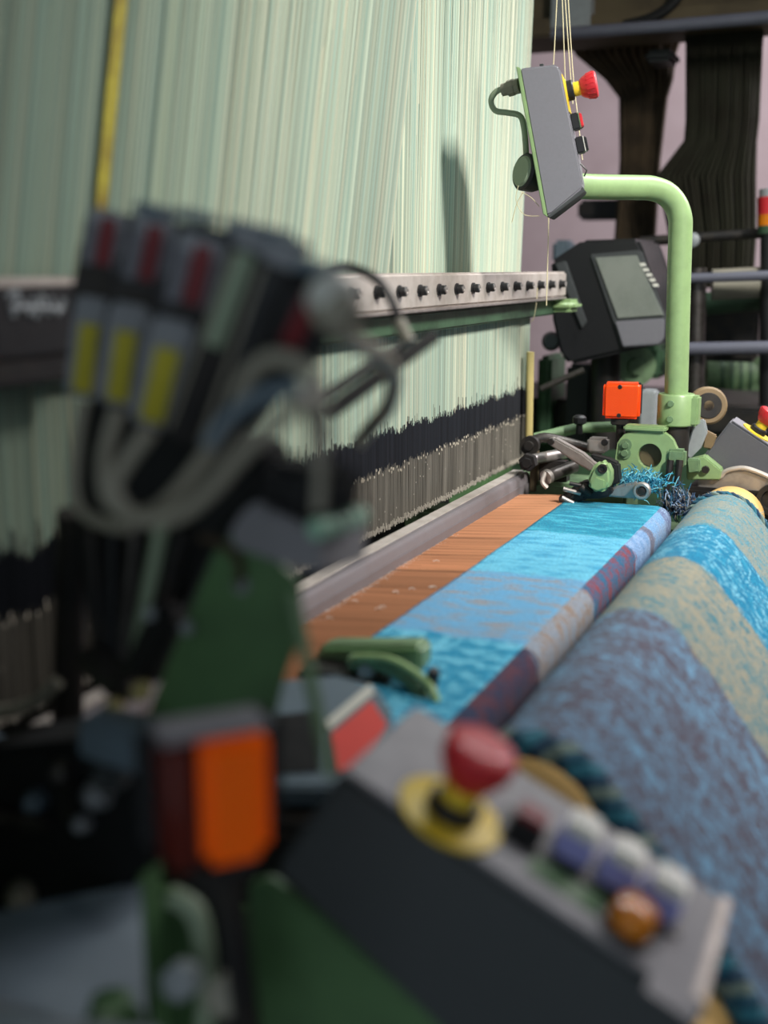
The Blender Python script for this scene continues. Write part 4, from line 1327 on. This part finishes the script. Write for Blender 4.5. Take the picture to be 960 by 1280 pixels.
# near signal lamp
t = thing('signal_lamp', 'large amber signal lamp on the near loom end', 'lamp', aty(266, 1110, .46))
LN = aty(266, 994, .475)
rz = Matrix.Rotation(math.radians(48), 3, 'Z')
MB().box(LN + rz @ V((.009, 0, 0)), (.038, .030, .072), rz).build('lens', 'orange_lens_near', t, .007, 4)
MB().box(LN + rz @ V((-.018, .001, 0)), (.018, .028, .071), rz).build('shade_side', 'maroon_shade', t, .005, 3)  # maroon block paints the lens's unlit left side, housing showing through
MB().box(LN + rz @ V((0, 0.002, .0375)), (.058, .028, .005), rz).build('pale_rim', 'grey_panel', t, .002)
MB().box(LN + rz @ V((.006, .026, -.002)), (.078, .022, .070), rz).build('black_housing', 'black', t, .006)
MB().box(LN + rz @ V((.008, .010, -.044)), (.034, .026, .016), rz).build('foot', 'dark_iron', t, .004)
MB().cyl(LN + V((0, .012, -.05)), LN + V((.004, .03, -.20)), .008, n=14).build('stem', 'dark_iron', t)

# near control box
BN = .58
t = thing('control_box', 'large charcoal control box in front with stop button and white topped keys', 'control box', aty(620, 1240, BN))
A_, B_ = aty(425, 966, BN), aty(872, 1264, BN)
td = (B_ - A_).normalized()
tn = V((-td.z, 0, td.x))
if tn.z < 0:
    tn = -tn
WY = .118
Bq = B_ + td * .004
q = [A_, Bq, Bq - tn * .15 - td * .0, aty(545, 1280, BN) - tn * .006 + td * .02, aty(342, 1090, BN)]
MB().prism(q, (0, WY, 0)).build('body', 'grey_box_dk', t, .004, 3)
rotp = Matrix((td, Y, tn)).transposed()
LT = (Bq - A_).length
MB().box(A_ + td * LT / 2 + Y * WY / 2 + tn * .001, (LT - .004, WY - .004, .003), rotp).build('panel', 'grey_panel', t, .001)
MB().box(A_ + td * (LT - .006) + Y * WY / 2 + tn * .0035, (.007, WY - .004, .004), rotp).build('end_rim', 'alu', t, .001)
P0 = A_ + tn * .0025


def panel(px, py):
    return atp(px, py, P0, tn)


eb = panel(562, 1018)
estop(t, eb, tn + td * -.02, 1.12, .033, 32)
# dark key strip, keys
ks = [panel(655, 1040), panel(712, 1066), panel(766, 1100), panel(818, 1135)]
kd = (ks[3] - ks[0]).normalized()
MB().box((ks[0] + ks[3]) / 2 + tn * .001 - Y * .002, (.122, .034, .004), Matrix((kd, tn.cross(kd), tn)).transposed()).build('key_strip', 'black', t, .001)
rbtn(t, ks[0] + tn * .002, tn, kd, (.022, .022), .014, ('black', 'red_dk'))
okd = tn.cross(kd)
rk = Matrix((kd, okd, tn)).transposed()
for p in ks[1:]:
    kb_ = MB().box(p + tn * .009, (.0235, .026, .016), rk).build('key', 'violet', t, .002)
    MB().box(p + tn * .021, (.0215, .024, .010), rk).build('key_cap', 'white', kb_, .003)
gp = panel(716, 1108)
MB().box(gp + tn * .0006, (.056, .026, .0015), rotp).build('green_legend', 'green_dk', t, .0005)
ob = panel(783, 1160)
MB().lathe(ob, tn, [(0, .016), (.002, .016), (.002, .0135), (.012, .0135), (.016, .012), (.018, .006)], 24).build('orange_button', 'orange_knob', t)
MB().lathe(ob, tn, [(0, .0175), (.0035, .0175)], 24).build('button_bezel', 'black', t)
lg = panel(850, 1215)
MB().box(lg + tn * .0006, (.03, .07, .001), rotp).build('legend_plate', 'grey_panel', t, .0003)

# green plate under the near control box
t = thing('lower_plate', 'dark green plate below the large control box', 'plate', aty(400, 1300, .60))
MB().prism([aty(px, py, .60) for px, py in [(310, 1105), (338, 1098), (600, 1310), (600, 1400), (310, 1400)]], (0, .008, 0)).build('plate', 'green_dk', t, .002)
t = thing('stand_post', 'green square post standing under the amber lamp', 'post', aty(195, 1300, .50))
MB().box2(aty(173, 1092, .50), aty(218, 1420, .52)).build('post', 'green_dk', t, .003)
t = thing('hose', 'grey hose bowed beside the green square post', 'hose', aty(240, 1250, .52))
MB().tube(spline([aty(*q_, .53) for q_ in [(214, 1120), (244, 1140), (256, 1190), (258, 1260), (250, 1330)]], 6), .0065, 12).build('sheath', 'green_cable', t)
t = thing('cable', 'thick black cable curving below the amber lamp', 'cable', aty(280, 1200, .54))
MB().tube(spline([aty(*q_, .55) for q_ in [(236, 1096), (262, 1120), (282, 1160), (292, 1210), (294, 1300)]], 6), .010, 12).build('sheath', 'black_soft', t)
for (px, py, s, mt_, lb) in ((226, 1226, .011, 'grey_lt', 'pale blue nut at the foot of the green square post'), (282, 1244, .012, 'grey_cable', 'dull beige nut left of the lower green plate')):
    o = MB().lathe(aty(px, py, .50), V((.2, -1, .4)), [(-.01, s), (.006, s), (.009, s * .6)], 6).build('nut', mt_)
    tag(o, lb, 'nut')
t = thing('floor_cover', 'pale blue grey sheet metal cover in the lower left corner', 'cover', aty(80, 1290, .50))
ca, cb2, cc2, cd2 = aty(-60, 1150, .50), aty(182, 1100, .62), aty(200, 1330, .50), aty(-80, 1330, .42)
MB().prism([ca, cb2, cc2, cd2], (0, .004, -.012)).build('sheet', 'blue_steel', t, .001)
MB().tube([aty(-20, 1262, .44), aty(90, 1290, .44), aty(200, 1300, .46)], .006, 8).build('rolled_edge', 'grey_lt', t)
t = thing('valve_body', 'dark green valve body in front of the pale blue cover', 'valve', aty(140, 1300, .48))
MB().lathe(aty(142, 1300, .475), Z, [(0, .018), (.012, .018), (.018, .013), (.026, .012), (.030, .006)], 16).build('body', 'green_dk', t)
MB().lathe(aty(142, 1262, .475), V((.3, -1, .2)), [(.008, .007), (.020, .006)], 8).build('fitting', 'green_mid', t)
t = thing('gear_housing', 'black oily gear housing with dull bolts at the lower left', 'housing', aty(90, 1150, .6))
MB().prism([aty(px, py, .60) for px, py in [(-40, 940), (60, 930), (150, 925), (192, 905), (192, 1085), (60, 1186), (20, 1178), (-40, 1130)]], (0, .06, 0)).build('casting', 'black_soft', t, .006)
for (px, py, rr, ln, mt_) in ((124, 992, .012, .020, 'sensor_grey'), (104, 1028, .008, .016, 'sensor_grey'), (28, 1118, .012, .018, 'grey_cable'), (46, 1000, .009, .02, 'blue_steel'), (78, 965, .010, .014, 'steel_dk')):
    MB().lathe(aty(px, py, .597), V((.5, -1, .35)), [(-.004, rr), (ln * .7, rr * .8), (ln, rr * .45)], 10).build('bolt', mt_, t)
MB().cyl(aty(-20, 1020, .59), aty(60, 1030, .59), .006, n=10).build('rod', 'steel_dk', t)
MB().box(aty(88, 1000, .596), (.02, .012, .035)).build('lug', 'dark_iron', t, .004)
t = thing('plug_block', 'dark blue grey plug block left of the amber lamp', 'block', aty(150, 950, .58))
MB().box(aty(155, 925, .575), (.055, .03, .03), Matrix.Rotation(.1, 3, 'Y')).build('block', 'blue_steel', t, .005)
MB().box(aty(140, 965, .572), (.020, .02, .022)).build('socket', 'grey_box_dk', t, .004)
tag(MB().tube(spline([aty(*q_, .66) for q_ in [(-20, 890), (20, 887), (52, 872), (72, 852)]], 6), .0055, 10).build('air_hose', 'grey_cable'), 'pale grey air hose end at the left frame edge', 'hose')
tag(MB().cyl(aty(-20, 922, .68), aty(110, 958, .68), .006, n=10).build('rod', 'blue_steel'), 'teal grey rod below the pale air hose', 'rod')
